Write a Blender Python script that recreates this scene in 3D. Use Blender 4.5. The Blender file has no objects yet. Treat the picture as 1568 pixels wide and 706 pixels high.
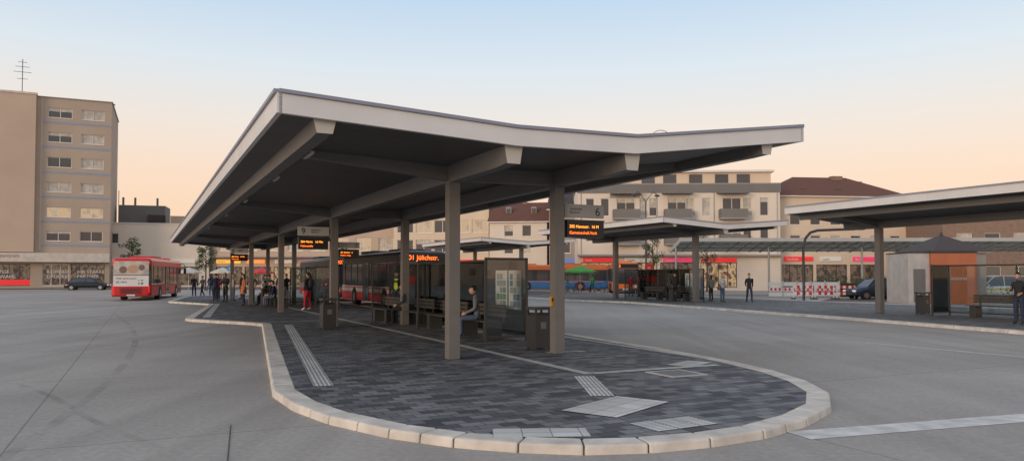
import bpy, math, random
from mathutils import Vector, Matrix
random.seed(7)
sc=bpy.context.scene
COL=sc.collection
# ------------------------------------------------------------ materials
MATS={}
def lin(c): return tuple(c)+(1.0,) if len(c)==3 else tuple(c)
def M(name,col,rough=.6,metal=0.0,var=.12,scale=2.0,bump=0.0,bscale=30.0,emit=0.0,spec=.5,detail=6):
    if name in MATS: return MATS[name]
    m=bpy.data.materials.new(name); m.use_nodes=True
    nt=m.node_tree; N=nt.nodes; L=nt.links
    b=N['Principled BSDF']
    b.inputs['Roughness'].default_value=rough
    b.inputs['Metallic'].default_value=metal
    b.inputs['Specular IOR Level'].default_value=spec
    tc=N.new('ShaderNodeTexCoord')
    n=N.new('ShaderNodeTexNoise'); n.inputs['Scale'].default_value=scale; n.inputs['Detail'].default_value=detail
    L.new(tc.outputs['Object'],n.inputs['Vector'])
    r=N.new('ShaderNodeValToRGB')
    r.color_ramp.elements[0].position=.3; r.color_ramp.elements[1].position=.7
    r.color_ramp.elements[0].color=lin([c*(1-var) for c in col]); r.color_ramp.elements[1].color=lin([min(1,c*(1+var)) for c in col])
    L.new(n.outputs['Fac'],r.inputs['Fac']); L.new(r.outputs['Color'],b.inputs['Base Color'])
    if bump>0:
        n2=N.new('ShaderNodeTexNoise'); n2.inputs['Scale'].default_value=bscale; n2.inputs['Detail'].default_value=5
        L.new(tc.outputs['Object'],n2.inputs['Vector'])
        bp=N.new('ShaderNodeBump'); bp.inputs['Strength'].default_value=bump; bp.inputs['Distance'].default_value=.02
        L.new(n2.outputs['Fac'],bp.inputs['Height']); L.new(bp.outputs['Normal'],b.inputs['Normal'])
    if emit>0:
        L.new(r.outputs['Color'],b.inputs['Emission Color']); b.inputs['Emission Strength'].default_value=emit
    MATS[name]=m; return m

def mat_concrete():
    m=bpy.data.materials.new('road_concrete'); m.use_nodes=True; nt=m.node_tree;N=nt.nodes;L=nt.links
    b=N['Principled BSDF']; b.inputs['Roughness'].default_value=.82; b.inputs['Specular IOR Level'].default_value=.3
    tc=N.new('ShaderNodeTexCoord')
    mp=N.new('ShaderNodeMapping'); mp.inputs['Rotation'].default_value=(0,0,math.radians(-26.1)); mp.inputs['Location'].default_value=(1.2,2.3,0)
    L.new(tc.outputs['Object'],mp.inputs['Vector'])
    big=N.new('ShaderNodeTexNoise'); big.inputs['Scale'].default_value=.16; big.inputs['Detail'].default_value=9; big.inputs['Roughness'].default_value=.65; big.inputs['Distortion'].default_value=.6
    L.new(mp.outputs['Vector'],big.inputs['Vector'])
    r=N.new('ShaderNodeValToRGB'); e=r.color_ramp.elements
    e[0].position=.30;e[0].color=(.330,.288,.252,1);e[1].position=.70;e[1].color=(.450,.400,.352,1)
    L.new(big.outputs['Fac'],r.inputs['Fac'])
    mp2=N.new('ShaderNodeMapping'); mp2.inputs['Rotation'].default_value=(0,0,math.radians(-20)); mp2.inputs['Scale'].default_value=(.9,.05,1)
    L.new(tc.outputs['Object'],mp2.inputs['Vector'])
    st=N.new('ShaderNodeTexNoise'); st.inputs['Scale'].default_value=1.; st.inputs['Detail'].default_value=5;st.inputs['Distortion'].default_value=1.0
    L.new(mp2.outputs['Vector'],st.inputs['Vector'])
    sr=N.new('ShaderNodeMapRange'); sr.inputs[1].default_value=.35; sr.inputs[2].default_value=.65; sr.inputs[3].default_value=.90; sr.inputs[4].default_value=1.05
    L.new(st.outputs['Fac'],sr.inputs[0])
    fine=N.new('ShaderNodeTexNoise'); fine.inputs['Scale'].default_value=14; fine.inputs['Detail'].default_value=8
    L.new(tc.outputs['Object'],fine.inputs['Vector'])
    fr=N.new('ShaderNodeMapRange'); fr.inputs[1].default_value=.3; fr.inputs[2].default_value=.7; fr.inputs[3].default_value=.88; fr.inputs[4].default_value=1.10
    L.new(fine.outputs['Fac'],fr.inputs[0])
    vo=N.new('ShaderNodeTexVoronoi'); vo.inputs['Scale'].default_value=.55
    L.new(tc.outputs['Object'],vo.inputs['Vector'])
    vr=N.new('ShaderNodeMapRange'); vr.inputs[1].default_value=.01; vr.inputs[2].default_value=.045; vr.inputs[3].default_value=.82; vr.inputs[4].default_value=1
    L.new(vo.outputs['Distance'],vr.inputs[0])
    mu=N.new('ShaderNodeMath');mu.operation='MULTIPLY';L.new(sr.outputs[0],mu.inputs[0]);L.new(fr.outputs[0],mu.inputs[1])
    mu2=N.new('ShaderNodeMath');mu2.operation='MULTIPLY';L.new(mu.outputs[0],mu2.inputs[0]);L.new(vr.outputs[0],mu2.inputs[1])
    br=N.new('ShaderNodeTexBrick'); br.offset=0; br.inputs['Scale'].default_value=1; br.inputs['Brick Width'].default_value=7.5; br.inputs['Row Height'].default_value=5.5; br.inputs['Mortar Size'].default_value=.012; br.inputs['Mortar Smooth'].default_value=.3
    br.inputs['Color1'].default_value=(1,1,1,1);br.inputs['Color2'].default_value=(.94,.94,.94,1);br.inputs['Mortar'].default_value=(.6,.58,.56,1)
    L.new(mp.outputs['Vector'],br.inputs['Vector'])
    mx=N.new('ShaderNodeMix');mx.data_type='RGBA';mx.blend_type='MULTIPLY';mx.inputs[0].default_value=1
    L.new(r.outputs['Color'],mx.inputs[6]);L.new(mu2.outputs[0],mx.inputs[7])
    mx2=N.new('ShaderNodeMix');mx2.data_type='RGBA';mx2.blend_type='MULTIPLY';mx2.inputs[0].default_value=1
    L.new(mx.outputs[2],mx2.inputs[6]);L.new(br.outputs['Color'],mx2.inputs[7])
    L.new(mx2.outputs[2],b.inputs['Base Color'])
    bp=N.new('ShaderNodeBump');bp.inputs['Strength'].default_value=.25;bp.inputs['Distance'].default_value=.01
    L.new(fine.outputs['Fac'],bp.inputs['Height']);L.new(bp.outputs['Normal'],b.inputs['Normal'])
    return m
def mat_pavers(name,c1,c2,mort,bw=.3,rh=.2,ms=.006,rot=0,off=.5,bump=.5,lo=.75,hi=1.25,rough=.75):
    m=bpy.data.materials.new(name); m.use_nodes=True; nt=m.node_tree;N=nt.nodes;L=nt.links
    b=N['Principled BSDF']; b.inputs['Roughness'].default_value=rough; b.inputs['Specular IOR Level'].default_value=.35
    tc=N.new('ShaderNodeTexCoord'); mp=N.new('ShaderNodeMapping'); mp.inputs['Rotation'].default_value=(0,0,rot)
    L.new(tc.outputs['Object'],mp.inputs['Vector'])
    br=N.new('ShaderNodeTexBrick'); br.offset=off; br.inputs['Scale'].default_value=1; br.inputs['Brick Width'].default_value=bw; br.inputs['Row Height'].default_value=rh; br.inputs['Mortar Size'].default_value=ms; br.inputs['Mortar Smooth'].default_value=.2
    br.inputs['Color1'].default_value=lin(c1);br.inputs['Color2'].default_value=lin(c2);br.inputs['Mortar'].default_value=lin(mort)
    L.new(mp.outputs['Vector'],br.inputs['Vector'])
    n=N.new('ShaderNodeTexNoise'); n.inputs['Scale'].default_value=.5; n.inputs['Detail'].default_value=9;n.inputs['Roughness'].default_value=.7
    L.new(tc.outputs['Object'],n.inputs['Vector'])
    mr=N.new('ShaderNodeMapRange');mr.inputs[1].default_value=.3;mr.inputs[2].default_value=.7;mr.inputs[3].default_value=lo;mr.inputs[4].default_value=hi
    L.new(n.outputs['Fac'],mr.inputs[0])
    mx=N.new('ShaderNodeMix');mx.data_type='RGBA';mx.blend_type='MULTIPLY';mx.inputs[0].default_value=1
    L.new(br.outputs['Color'],mx.inputs[6]);L.new(mr.outputs[0],mx.inputs[7])
    L.new(mx.outputs[2],b.inputs['Base Color'])
    iv=N.new('ShaderNodeMath');iv.operation='SUBTRACT';iv.inputs[0].default_value=1;L.new(br.outputs['Fac'],iv.inputs[1])
    bp=N.new('ShaderNodeBump');bp.inputs['Strength'].default_value=bump;bp.inputs['Distance'].default_value=.01
    L.new(iv.outputs[0],bp.inputs['Height']);L.new(bp.outputs['Normal'],b.inputs['Normal'])
    MATS[name]=m
    return m
def mat_glass(name='clear_glass',tint=(.8,.85,.85)):
    if name in MATS: return MATS[name]
    m=bpy.data.materials.new(name); m.use_nodes=True; nt=m.node_tree;N=nt.nodes;L=nt.links
    for n in list(N):
        if n.type!='OUTPUT_MATERIAL': N.remove(n)
    o=[n for n in N if n.type=='OUTPUT_MATERIAL'][0]
    t=N.new('ShaderNodeBsdfTransparent');t.inputs[0].default_value=lin(tint)
    g=N.new('ShaderNodeBsdfGlossy');g.inputs['Roughness'].default_value=.03
    f=N.new('ShaderNodeFresnel');f.inputs[0].default_value=1.5
    ad=N.new('ShaderNodeMath');ad.operation='ADD';ad.inputs[1].default_value=.03;L.new(f.outputs[0],ad.inputs[0])
    x=N.new('ShaderNodeMixShader');L.new(ad.outputs[0],x.inputs[0]);L.new(t.outputs[0],x.inputs[1]);L.new(g.outputs[0],x.inputs[2]);L.new(x.outputs[0],o.inputs[0])
    MATS[name]=m; return m
def mat_tyre():
    m=bpy.data.materials.new('tyre_rubber_mark'); m.use_nodes=True; nt=m.node_tree;N=nt.nodes;L=nt.links
    b=N['Principled BSDF']; b.inputs['Base Color'].default_value=(.15,.13,.115,1);b.inputs['Roughness'].default_value=.8
    n=N.new('ShaderNodeTexNoise');n.inputs['Scale'].default_value=.9;n.inputs['Detail'].default_value=8
    tc=N.new('ShaderNodeTexCoord');L.new(tc.outputs['Object'],n.inputs['Vector'])
    mr=N.new('ShaderNodeMapRange');mr.inputs[1].default_value=.4;mr.inputs[2].default_value=.75;mr.inputs[3].default_value=.0;mr.inputs[4].default_value=.24
    L.new(n.outputs['Fac'],mr.inputs[0]);L.new(mr.outputs[0],b.inputs['Alpha'])
    return m
def mat_lit(name,cols,strength,scale=3,stretch=.8):
    if name in MATS: return MATS[name]
    m=bpy.data.materials.new(name); m.use_nodes=True; nt=m.node_tree;N=nt.nodes;L=nt.links
    b=N['Principled BSDF'];b.inputs['Roughness'].default_value=.15
    tc=N.new('ShaderNodeTexCoord');mp=N.new('ShaderNodeMapping');mp.inputs['Scale'].default_value=(1,1,stretch)
    L.new(tc.outputs['Object'],mp.inputs['Vector'])
    n=N.new('ShaderNodeTexNoise');n.inputs['Scale'].default_value=scale;n.inputs['Detail'].default_value=4
    L.new(mp.outputs['Vector'],n.inputs['Vector'])
    r=N.new('ShaderNodeValToRGB');r.color_ramp.interpolation='LINEAR'
    e=r.color_ramp.elements
    for i,c in enumerate(cols):
        pos=.3+.4*i/(len(cols)-1)
        if i==0: e[0].position=pos;e[0].color=lin(c)
        elif i==len(cols)-1: e[-1].position=pos;e[-1].color=lin(c)
        else:
            q=e.new(pos);q.color=lin(c)
    L.new(n.outputs['Fac'],r.inputs['Fac'])
    b.inputs['Base Color'].default_value=(.03,.03,.03,1)
    L.new(r.outputs['Color'],b.inputs['Emission Color']);b.inputs['Emission Strength'].default_value=strength
    MATS[name]=m;return m

# ------------------------------------------------------------ builder
class B:
    def __init__(s): s.v=[];s.f=[];s.m=[];s.sm=[];s.mats=[]
    def mi(s,mat):
        if mat not in s.mats: s.mats.append(mat)
        return s.mats.index(mat)
    def add(s,vs,fs,mat,smooth=False,X=None):
        o=len(s.v)
        for p in vs:
            p=Vector(p)
            if X is not None: p=X@p
            s.v.append(p)
        k=s.mi(mat)
        for f in fs:
            s.f.append([i+o for i in f]);s.m.append(k);s.sm.append(smooth)
    def quad(s,a,b,c,d,mat): s.add([a,b,c,d],[(0,1,2,3)],mat)
    def box(s,x0,x1,y0,y1,z0,z1,mat,X=None):
        vs=[(x0,y0,z0),(x1,y0,z0),(x1,y1,z0),(x0,y1,z0),(x0,y0,z1),(x1,y0,z1),(x1,y1,z1),(x0,y1,z1)]
        s.add(vs,[(3,2,1,0),(4,5,6,7),(0,1,5,4),(1,2,6,5),(2,3,7,6),(3,0,4,7)],mat,False,X)
    def prism(s,p,q,w,h,mat,h2=None,w2=None):
        p=Vector(p);q=Vector(q);d=(q-p);n=Vector((-d.y,d.x,0))
        if n.length<1e-6:n=Vector((1,0,0))
        n.normalize(); h2=h if h2 is None else h2; w2=w if w2 is None else w2
        z=Vector((0,0,1))
        vs=[p+n*w/2-z*h,p-n*w/2-z*h,q-n*w2/2-z*h2,q+n*w2/2-z*h2,p+n*w/2,p-n*w/2,q-n*w2/2,q+n*w2/2]
        s.add(vs,[(3,2,1,0),(4,5,6,7),(0,1,5,4),(1,2,6,5),(2,3,7,6),(3,0,4,7)],mat)
    def cyl(s,p,q,r0,mat,r1=None,n=12,smooth=True,caps=True):
        p=Vector(p);q=Vector(q);r1=r0 if r1 is None else r1
        d=(q-p).normalized();a=d.orthogonal().normalized();b=d.cross(a)
        vs=[];fs=[]
        for i in range(n):
            t=2*math.pi*i/n;o=a*math.cos(t)+b*math.sin(t)
            vs.append(p+o*r0);vs.append(q+o*r1)
        for i in range(n):
            j=(i+1)%n;fs.append((2*i,2*j,2*j+1,2*i+1))
        s.add(vs,fs,mat,smooth)
        if caps:
            s.add([vs[2*i] for i in range(n)],[tuple(range(n))[::-1]],mat);s.add([vs[2*i+1] for i in range(n)],[tuple(range(n))],mat)
    def tube(s,pts,r,mat,n=8):
        for a,b in zip(pts,pts[1:]): s.cyl(a,b,r,mat,n=n)
    def torus(s,c,ax,R,r,mat,n=20,m=6):
        c=Vector(c);ax=Vector(ax).normalized();a=ax.orthogonal().normalized();b=ax.cross(a)
        vs=[];fs=[]
        for i in range(n):
            t=2*math.pi*i/n;o=a*math.cos(t)+b*math.sin(t)
            for j in range(m):
                u=2*math.pi*j/m;vs.append(c+o*(R+r*math.cos(u))+ax*r*math.sin(u))
        for i in range(n):
            for j in range(m):
                fs.append((i*m+j,((i+1)%n)*m+j,((i+1)%n)*m+(j+1)%m,i*m+(j+1)%m))
        s.add(vs,fs,mat,True)
    def ell(s,c,rx,ry,rz,mat,n=14,m=9,keep=None,X=None):
        vs=[];fs=[]
        for j in range(m+1):
            ph=math.pi*j/m
            for i in range(n):
                t=2*math.pi*i/n
                vs.append(Vector((c[0]+rx*math.sin(ph)*math.cos(t),c[1]+ry*math.sin(ph)*math.sin(t),c[2]+rz*math.cos(ph))))
        for j in range(m):
            for i in range(n):
                f=(j*n+i,(j+1)*n+i,(j+1)*n+(i+1)%n,j*n+(i+1)%n)
                if keep:
                    cc=sum((vs[k] for k in f),Vector())/4
                    if not keep(cc-Vector(c)): continue
                fs.append(f)
        s.add(vs,fs,mat,True,X)
    def extr(s,poly,z0,z1,mat,cap=True,mcap=None):
        n=len(poly);vs=[(p[0],p[1],z0) for p in poly]+[(p[0],p[1],z1) for p in poly]
        fs=[(i,(i+1)%n,(i+1)%n+n,i+n) for i in range(n)]
        s.add(vs,fs,mat)
        if cap: s.add([(p[0],p[1],z1) for p in poly],[tuple(range(n))],mcap or mat)
    def text(s,txt,size,o,xd,up,mat,align='LEFT'):
        cu=bpy.data.curves.new('t','FONT');cu.body=txt;cu.size=size;cu.align_x=align
        ob=bpy.data.objects.new('t',cu);COL.objects.link(ob)
        dg=bpy.context.evaluated_depsgraph_get();dg.update()
        me=bpy.data.meshes.new_from_object(ob.evaluated_get(dg))
        xd=Vector(xd).normalized();up=Vector(up).normalized();o=Vector(o)
        s.add([o+xd*v.co.x+up*v.co.y for v in me.vertices],[tuple(p.vertices) for p in me.polygons],mat)
        bpy.data.objects.remove(ob);bpy.data.curves.remove(cu);bpy.data.meshes.remove(me)
    def fin(s,name,X=None,bevel=0,parent=None):
        me=bpy.data.meshes.new(name);me.from_pydata([tuple(v) for v in s.v],[],s.f)
        for m in s.mats: me.materials.append(m)
        me.polygons.foreach_set('material_index',s.m);me.polygons.foreach_set('use_smooth',s.sm);me.update()
        ob=bpy.data.objects.new(name,me);COL.objects.link(ob)
        if X is not None: ob.matrix_world=X
        if bevel>0:
            bv=ob.modifiers.new('bv','BEVEL');bv.width=bevel;bv.segments=2;bv.limit_method='ANGLE';bv.angle_limit=math.radians(50)
        if parent: ob.parent=parent
        return ob
G0=.05     # level of the carriageway (platform surface is at 0.14)
def frame(o,xd,z=None):
    if z is None: z=G0
    xd=Vector((xd[0],xd[1],0)).normalized();yd=Vector((-xd.y,xd.x,0))
    m=Matrix.Identity(4)
    m.col[0][:3]=xd;m.col[1][:3]=yd;m.col[2][:3]=(0,0,1);m.col[3][:3]=(o[0],o[1],z)
    return m
GX=Matrix.Translation((0,0,G0))
A1=Vector((-1.153,14.57));RX=Vector((.898,.440));DX=Vector((-.440,.898))
F=frame(A1,RX,0.0)      # station frame: x across, y along the platforms
def I(u,v): p=A1+RX*u+DX*v; return (p.x,p.y)

# palette
m_road=mat_concrete()
m_pav=mat_pavers('dark_block_paving',(.060,.060,.066),(.225,.218,.215),(.028,.028,.028),bw=.27,rh=.18,ms=.007)
m_pav2=mat_pavers('grey_block_paving',(.13,.12,.115),(.22,.205,.19),(.06,.06,.06),bw=.3,rh=.2)
m_kerb=M('kerb_concrete',(.62,.55,.47),.8,var=.22,scale=3,bump=.3,bscale=60)
m_joint=M('joint_dirt',(.09,.085,.075),.95)
m_tile=mat_pavers('white_tile',(.54,.51,.46),(.64,.61,.56),(.22,.21,.19),bw=.3,rh=.3,ms=.006,off=0)
m_rib=mat_pavers('ribbed_tactile_tile',(.62,.59,.55),(.68,.65,.60),(.26,.25,.235),bw=.3,rh=.06,ms=.012,off=0,bump=.9)
m_mark=M('worn_white_marking',(.62,.58,.53),.7,var=.25,scale=4)
m_steel=M('painted_grey_steel',(.165,.153,.14),.5,var=.06,scale=4,bump=.03)
m_beam=M('painted_beam_steel',(.150,.141,.131),.5,var=.06,scale=1)
m_fascia=M('fascia_aluminium',(.68,.65,.62),.42,metal=.1,var=.06,scale=1.2)
m_endlit=M('beam_end_lit_face',(.50,.46,.41),.5,var=.05)  # pale copy of the beam colour, light on outward ends painted in
m_drip=M('roof_edge_trim',(.26,.27,.33),.45,var=.05)
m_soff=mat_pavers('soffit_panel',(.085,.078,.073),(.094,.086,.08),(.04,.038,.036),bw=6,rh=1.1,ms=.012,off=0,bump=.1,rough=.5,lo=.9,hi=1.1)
m_dark=M('anthracite_metal',(.045,.043,.042),.4,var=.1)
m_black=M('black_plastic',(.015,.015,.016),.35)
m_rub=M('tyre_rubber',(.02,.02,.02),.8)
m_glass=mat_glass()
m_wing=M('window_glass_dark',(.05,.055,.065),.08,var=.3,scale=.4,spec=.8)
m_winc=M('window_with_curtain',(.50,.45,.38),.35,var=.25,scale=2.5)
m_winl=mat_lit('window_lit',[(.9,.55,.28),(.8,.6,.4),(.5,.32,.18)],.6,1.2)
m_frame=M('white_window_frame',(.74,.70,.65),.5,var=.04)
m_led=M('amber_led',(1.,.14,.015),.5,var=.02,emit=3.2)
m_ledy=M('yellow_led',(1.,.30,.03),.5,var=.02,emit=3.2)
m_sign=M('sign_panel_grey',(.42,.42,.40),.5,var=.04)
m_chrome=M('brushed_metal',(.5,.5,.5),.3,metal=.9)
m_white=M('white_paint',(.72,.70,.68),.5,var=.05)
m_wood=M('bench_slat_wood',(.06,.05,.042),.6,var=.3,scale=8)
m_iron=M('cast_iron_cover',(.14,.125,.11),.5,metal=.3,var=.3,scale=12)

# ------------------------------------------------------------ ground
g=B();g.quad((-700,-300,0),(700,-300,0),(700,1100,0),(-700,1100,0),m_road);g.fin('ground',GX)

def poly_offset(P,d):
    n=len(P);out=[]
    for i in range(n):
        a=Vector(P[i-1]);b=Vector(P[i]);c=Vector(P[(i+1)%n])
        e1=(b-a).normalized();e2=(c-b).normalized()
        n1=Vector((-e1.y,e1.x));n2=Vector((-e2.y,e2.x))
        nn=(n1+n2);nn.normalize();k=max(.5,nn.dot(n1))
        out.append(b+nn*d/k)
    return out
def area(P): return .5*sum(P[i-1][0]*P[i][1]-P[i][0]*P[i-1][1] for i in range(len(P)))
def poly_n(a,c):
    e=(c-a).normalized();return Vector((e.y,-e.x))
def island(name,P,pmat,kw=.34,step=.55,h=.14):
    P=[Vector(p) for p in P]
    if area(P)<0:P=P[::-1]
    b=B()
    inn=poly_offset(P,kw)
    base=poly_offset(P,.012)
    b.extr(base,0,h-.012,m_joint,True)
    b.add([(p.x,p.y,h) for p in poly_offset(P,kw-.01)],[tuple(range(len(P)))],pmat)
    b.fin(name,F)
    k=B();n=len(P)
    for i in range(n):
        a=P[i];c=P[(i+1)%n];ai=inn[i];ci=inn[(i+1)%n]
        L=(c-a).length;q=max(1,round(L/step))
        for j in range(q):
            t0=j/q+.006/L;t1=(j+1)/q-.006/L
            o0=a.lerp(c,t0);o1=a.lerp(c,t1);i0=ai.lerp(ci,t0);i1=ai.lerp(ci,t1)
            dz=random.uniform(-.003,.003)+.006
            out=poly_n(a,c)*.02
            vs=[(o0.x+out.x,o0.y+out.y,0),(o1.x+out.x,o1.y+out.y,0),(i1.x,i1.y,0),(i0.x,i0.y,0),(o0.x,o0.y,h+dz),(o1.x,o1.y,h+dz),(i1.x,i1.y,h+dz),(i0.x,i0.y,h+dz)]
            k.add(vs,[(4,5,6,7),(0,1,5,4),(1,2,6,5),(2,3,7,6),(3,0,4,7)],m_kerb)
    k.fin('kerb',F,bevel=.022)
front=[(5.3,4.6),(5.0,.1),(4.65,-2.6),(4.25,-4.1),(3.78,-5.2),(3.15,-6.15),(2.32,-6.9),(1.38,-7.38),(.46,-7.66),(-.30,-7.72),(-1.0,-7.65),(-1.6,-7.44),(-2.12,-7.08),(-2.6,-6.6),(-3.05,-5.9),(-3.45,-4.88),(-3.66,-3.85),(-3.72,-2.6)]
P1=[(5.3,50),(5.3,12)]+front+[(-1.8,12.7),(-2.05,13.6),(-3.8,16.6),(-3.95,17.4),(-2.0,32.5),(-2.2,33.4),(-3.9,38.0),(-3.95,38.9),(-2.5,50),(0,53),(4,53)]
island('platform_pavement',P1,m_pav,kw=.30)
P2=[(20.6,62),(20.3,33),(19.9,31.5),(21.5,25),(19.3,11),(19.2,8.5),(17.4,-1),(17.2,-3),(20,-14),(20,-40),(33,-40),(33,66),(23,66)]
island('platform_pavement',P2,m_pav2,kw=.4,step=1.0)

Z=.144
def strip(b_,p,q,w,mat,z=0.0):
    p=Vector(p);q=Vector(q);d=(q-p).normalized();n=Vector((-d.y,d.x))*w/2
    b_.add([(p.x+n.x,p.y+n.y,z),(p.x-n.x,p.y-n.y,z),(q.x-n.x,q.y-n.y,z),(q.x+n.x,q.y+n.y,z)],[(0,1,2,3)],mat)
def tactile(name,p,q,w,mat,dz=.002):
    b=B();p=Vector(p);q=Vector(q);L=(q-p).length
    b.quad((0,-w/2,0),(L,-w/2,0),(L,w/2,0),(0,w/2,0),mat)
    X=F@frame(p,(q-p),Z+dz); return b.fin(name,X)
tactile('tactile_paving',(-1.1,11.8),(-3.0,-2.5),.28,m_rib)
tactile('tactile_paving',(-1.5,33),(-3.2,17.6),.28,m_rib)
tactile('guide_strip_paving',(1.2,-3.05),(1.2,48),.18,m_tile)
tactile('guide_strip_paving',(1.305,-3.0),(3.95,-3.0),.18,m_tile)
tactile('guide_strip_paving',(4.45,-2.1),(4.86,12),.14,m_tile)
tactile('guide_strip_paving',(2.2,.2),(3.1,.2),.22,m_tile)
tactile('tactile_paving',(.98,-3.25),(.16,-5.05),.32,m_rib)
tactile('tactile_paving',(-.72,-6.1),(.48,-5.5),.75,m_tile,.006)
tactile('tactile_paving',(-2.15,-6.56),(-1.25,-6.95),.42,m_tile)
tactile('tactile_paving',(-.6,-7.0),(.25,-6.95),.5,m_rib)
tactile('tactile_paving',(3.2,-2.85),(4.0,-2.45),.5,m_tile,.006)
tactile('guide_strip_paving',(-1.7,13.6),(1.095,13.6),.2,m_tile)
b=B();b.box(-.3,.3,-.3,.3,0,.012,m_iron)
b.box(-.36,-.305,-.36,.36,0,.016,m_sign);b.box(.305,.36,-.36,.36,0,.016,m_sign);b.box(-.304,.304,.306,.36,0,.016,m_sign);b.box(-.304,.304,-.36,-.306,0,.016,m_sign)
b.fin('drain_cover',F@frame((2.5,-3.65),(1,0),Z-.002))
b=B();strip(b,(3.05,8.05),(14,11.6),.40,m_mark,.004);b.fin('road_marking',GX)
b=B();strip(b,(9.0,19.1),(12.6,12),.12,m_mark,.004);b.fin('road_marking',GX)
b=B();strip(b,I(11.5,36),I(11.5,24),.12,m_mark,.004);b.fin('road_marking',GX)
mt=mat_tyre();TZ=[.008]
def arc(name,pts,w):
    P=[Vector(p) for p in pts]
    for _ in range(3):
        Q=[P[0]]
        for a,c in zip(P,P[1:]): Q+=[a.lerp(c,.25),a.lerp(c,.75)]
        Q.append(P[-1]);P=Q
    b=B();vs=[];fs=[]
    for i,p in enumerate(P):
        d=(P[min(i+1,len(P)-1)]-P[max(i-1,0)]).normalized();n=Vector((-d.y,d.x))*w/2
        vs+=[(p.x+n.x,p.y+n.y,TZ[0]),(p.x-n.x,p.y-n.y,TZ[0])]
    for i in range(len(P)-1): fs.append((2*i,2*i+1,2*i+3,2*i+2))
    TZ[0]+=.0015
    b.add(vs,fs,mt);b.fin(name,GX)
arc('tyre_mark',[(-12,14.2),(-8.6,12.6),(-6.4,10.6),(-5.0,8.9),(-3.4,7.4)],.10)
arc('tyre_mark',[(-18,34),(-12,24),(-8.5,17),(-6.0,11),(-4.4,6)],.14)
b=B();strip(b,(-9,5.6),(-1.0,6.9),.02,m_joint,.006);b.fin('expansion_joint',GX)
b=B();strip(b,(-3.2,8.6),(-2.2,5.8),.014,m_joint,.007);b.fin('expansion_joint',GX)

# ------------------------------------------------------------ canopies
def canopy(name,prof,v0,v1,cols,beams,H=.27,cw=.225):
    def zb(u):
        for (a,za),(c,zc) in zip(prof,prof[1:]):
            if a<=u<=c: return za+(zc-za)*(u-a)/(c-a)
        return prof[0][1] if u<prof[0][0] else prof[-1][1]
    b=B()
    for (a,za),(c,zc) in zip(prof,prof[1:]):
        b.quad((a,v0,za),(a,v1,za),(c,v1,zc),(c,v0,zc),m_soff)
        b.quad((a,v0,za+H),(c,v0,zc+H),(c,v1,zc+H),(a,v1,za+H),m_drip)
        for vv,s_ in ((v0,-1),(v1,1)):
            y0,y1=(vv-.02,vv+.06) if s_<0 else (vv-.06,vv+.02)
            k=max(1,round((c-a)/3.0))
            for j in range(k):
                x0=a+(c-a)*j/k+(.005 if j else 0);x1=a+(c-a)*(j+1)/k;z0=zb(x0);z1=zb(x1)
                b.add([(x0,y0,z0-.01),(x1,y0,z1-.01),(x1,y1,z1-.01),(x0,y1,z0-.01),(x0,y0,z0+H),(x1,y0,z1+H),(x1,y1,z1+H),(x0,y1,z0+H)],[(3,2,1,0),(4,5,6,7),(0,1,5,4),(1,2,6,5),(2,3,7,6),(3,0,4,7)],m_fascia)
            b.prism((a,vv,za+H+.055),(c,vv,zc+H+.055),.12,.052,m_drip)
    for (u,z) in (prof[0],prof[-1]):
        s_=-1 if u==prof[0][0] else 1
        x0,x1=(u-.024,u+.05) if s_<0 else (u-.05,u+.024)
        k=max(1,round((v1-v0)/3.2))
        for j in range(k):
            y0=v0-.02+(v1-v0+.04)*j/k+(.005 if j else 0);y1=v0-.02+(v1-v0+.04)*(j+1)/k
            b.box(x0,x1,y0,y1,z-.012,z+H+.002,m_fascia)
        b.prism((u,v0,z+H+.058),(u,v1,z+H+.058),.13,.055,m_drip)
    for (u,dp,w) in beams:
        zz=min(zb(u-w/2),zb(u+w/2))+.03
        e=.45
        y0=v0+.12;y1=v1-.12
        for (ya,yb,ha,hb) in ((y0,y0+e,dp*.92,dp),(y0+e,y1-e,dp,dp),(y1-e,y1,dp,dp*.92)):
            b.add([(u-w*.34,ya,zz-ha),(u+w*.34,ya,zz-ha),(u+w*.34,yb,zz-hb),(u-w*.34,yb,zz-hb),(u-w/2,ya,zz),(u+w/2,ya,zz),(u+w/2,yb,zz),(u-w/2,yb,zz)],[(3,2,1,0),(4,5,6,7),(0,1,5,4),(1,2,6,5),(2,3,7,6),(3,0,4,7)],m_beam)
        for yy in (y0-.012,y1+.012):   # beam end faces, paler colour paints in the light they catch
            ha=dp*.92+.012
            vs=[(u-w*.36,yy,zz-ha),(u+w*.36,yy,zz-ha),(u+w*.52,yy,zz-.002),(u-w*.52,yy,zz-.002)]
            o=[(x,yy+(.01 if yy<v0+1 else -.01),z) for x,_,z in vs]
            b.add(vs+o,[(0,1,2,3),(7,6,5,4),(0,4,5,1),(1,5,6,2),(2,6,7,3),(3,7,4,0)],m_endlit)
    bu=sorted([x[0] for x in beams])
    for v in sorted(set(c[1] for c in cols)):
        for a,c in zip(bu,bu[1:]):
            da=.28 if a in [q[0] for q in cols] else .14
            dc=.28 if c in [q[0] for q in cols] else .14
            b.prism((a+.12,v,zb(a+.12)+.01),(c-.12,v,zb(c-.12)+.01),.16,da,m_beam,dc)
    for (u,v) in cols:
        zt=zb(u)-.29
        h=cw/2
        b.box(u-h,u+h,v-h,v+h,.14,zt,m_steel)
        b.box(u-h-.015,u+h+.015,v-h-.015,v+h+.015,.14,.152,m_dark)
        b.box(u-h*.3,u+h*.3,v-h-.003,v-h,.9,1.3,m_steel)
    b.fin(name,F,bevel=.012)
prof=[(-3.72,4.03),(0,3.85),(2.33,3.89),(6.33,4.42)]
main_cols=[(u,10.15*k) for k in range(5) for u in (0,2.33)]
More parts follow.
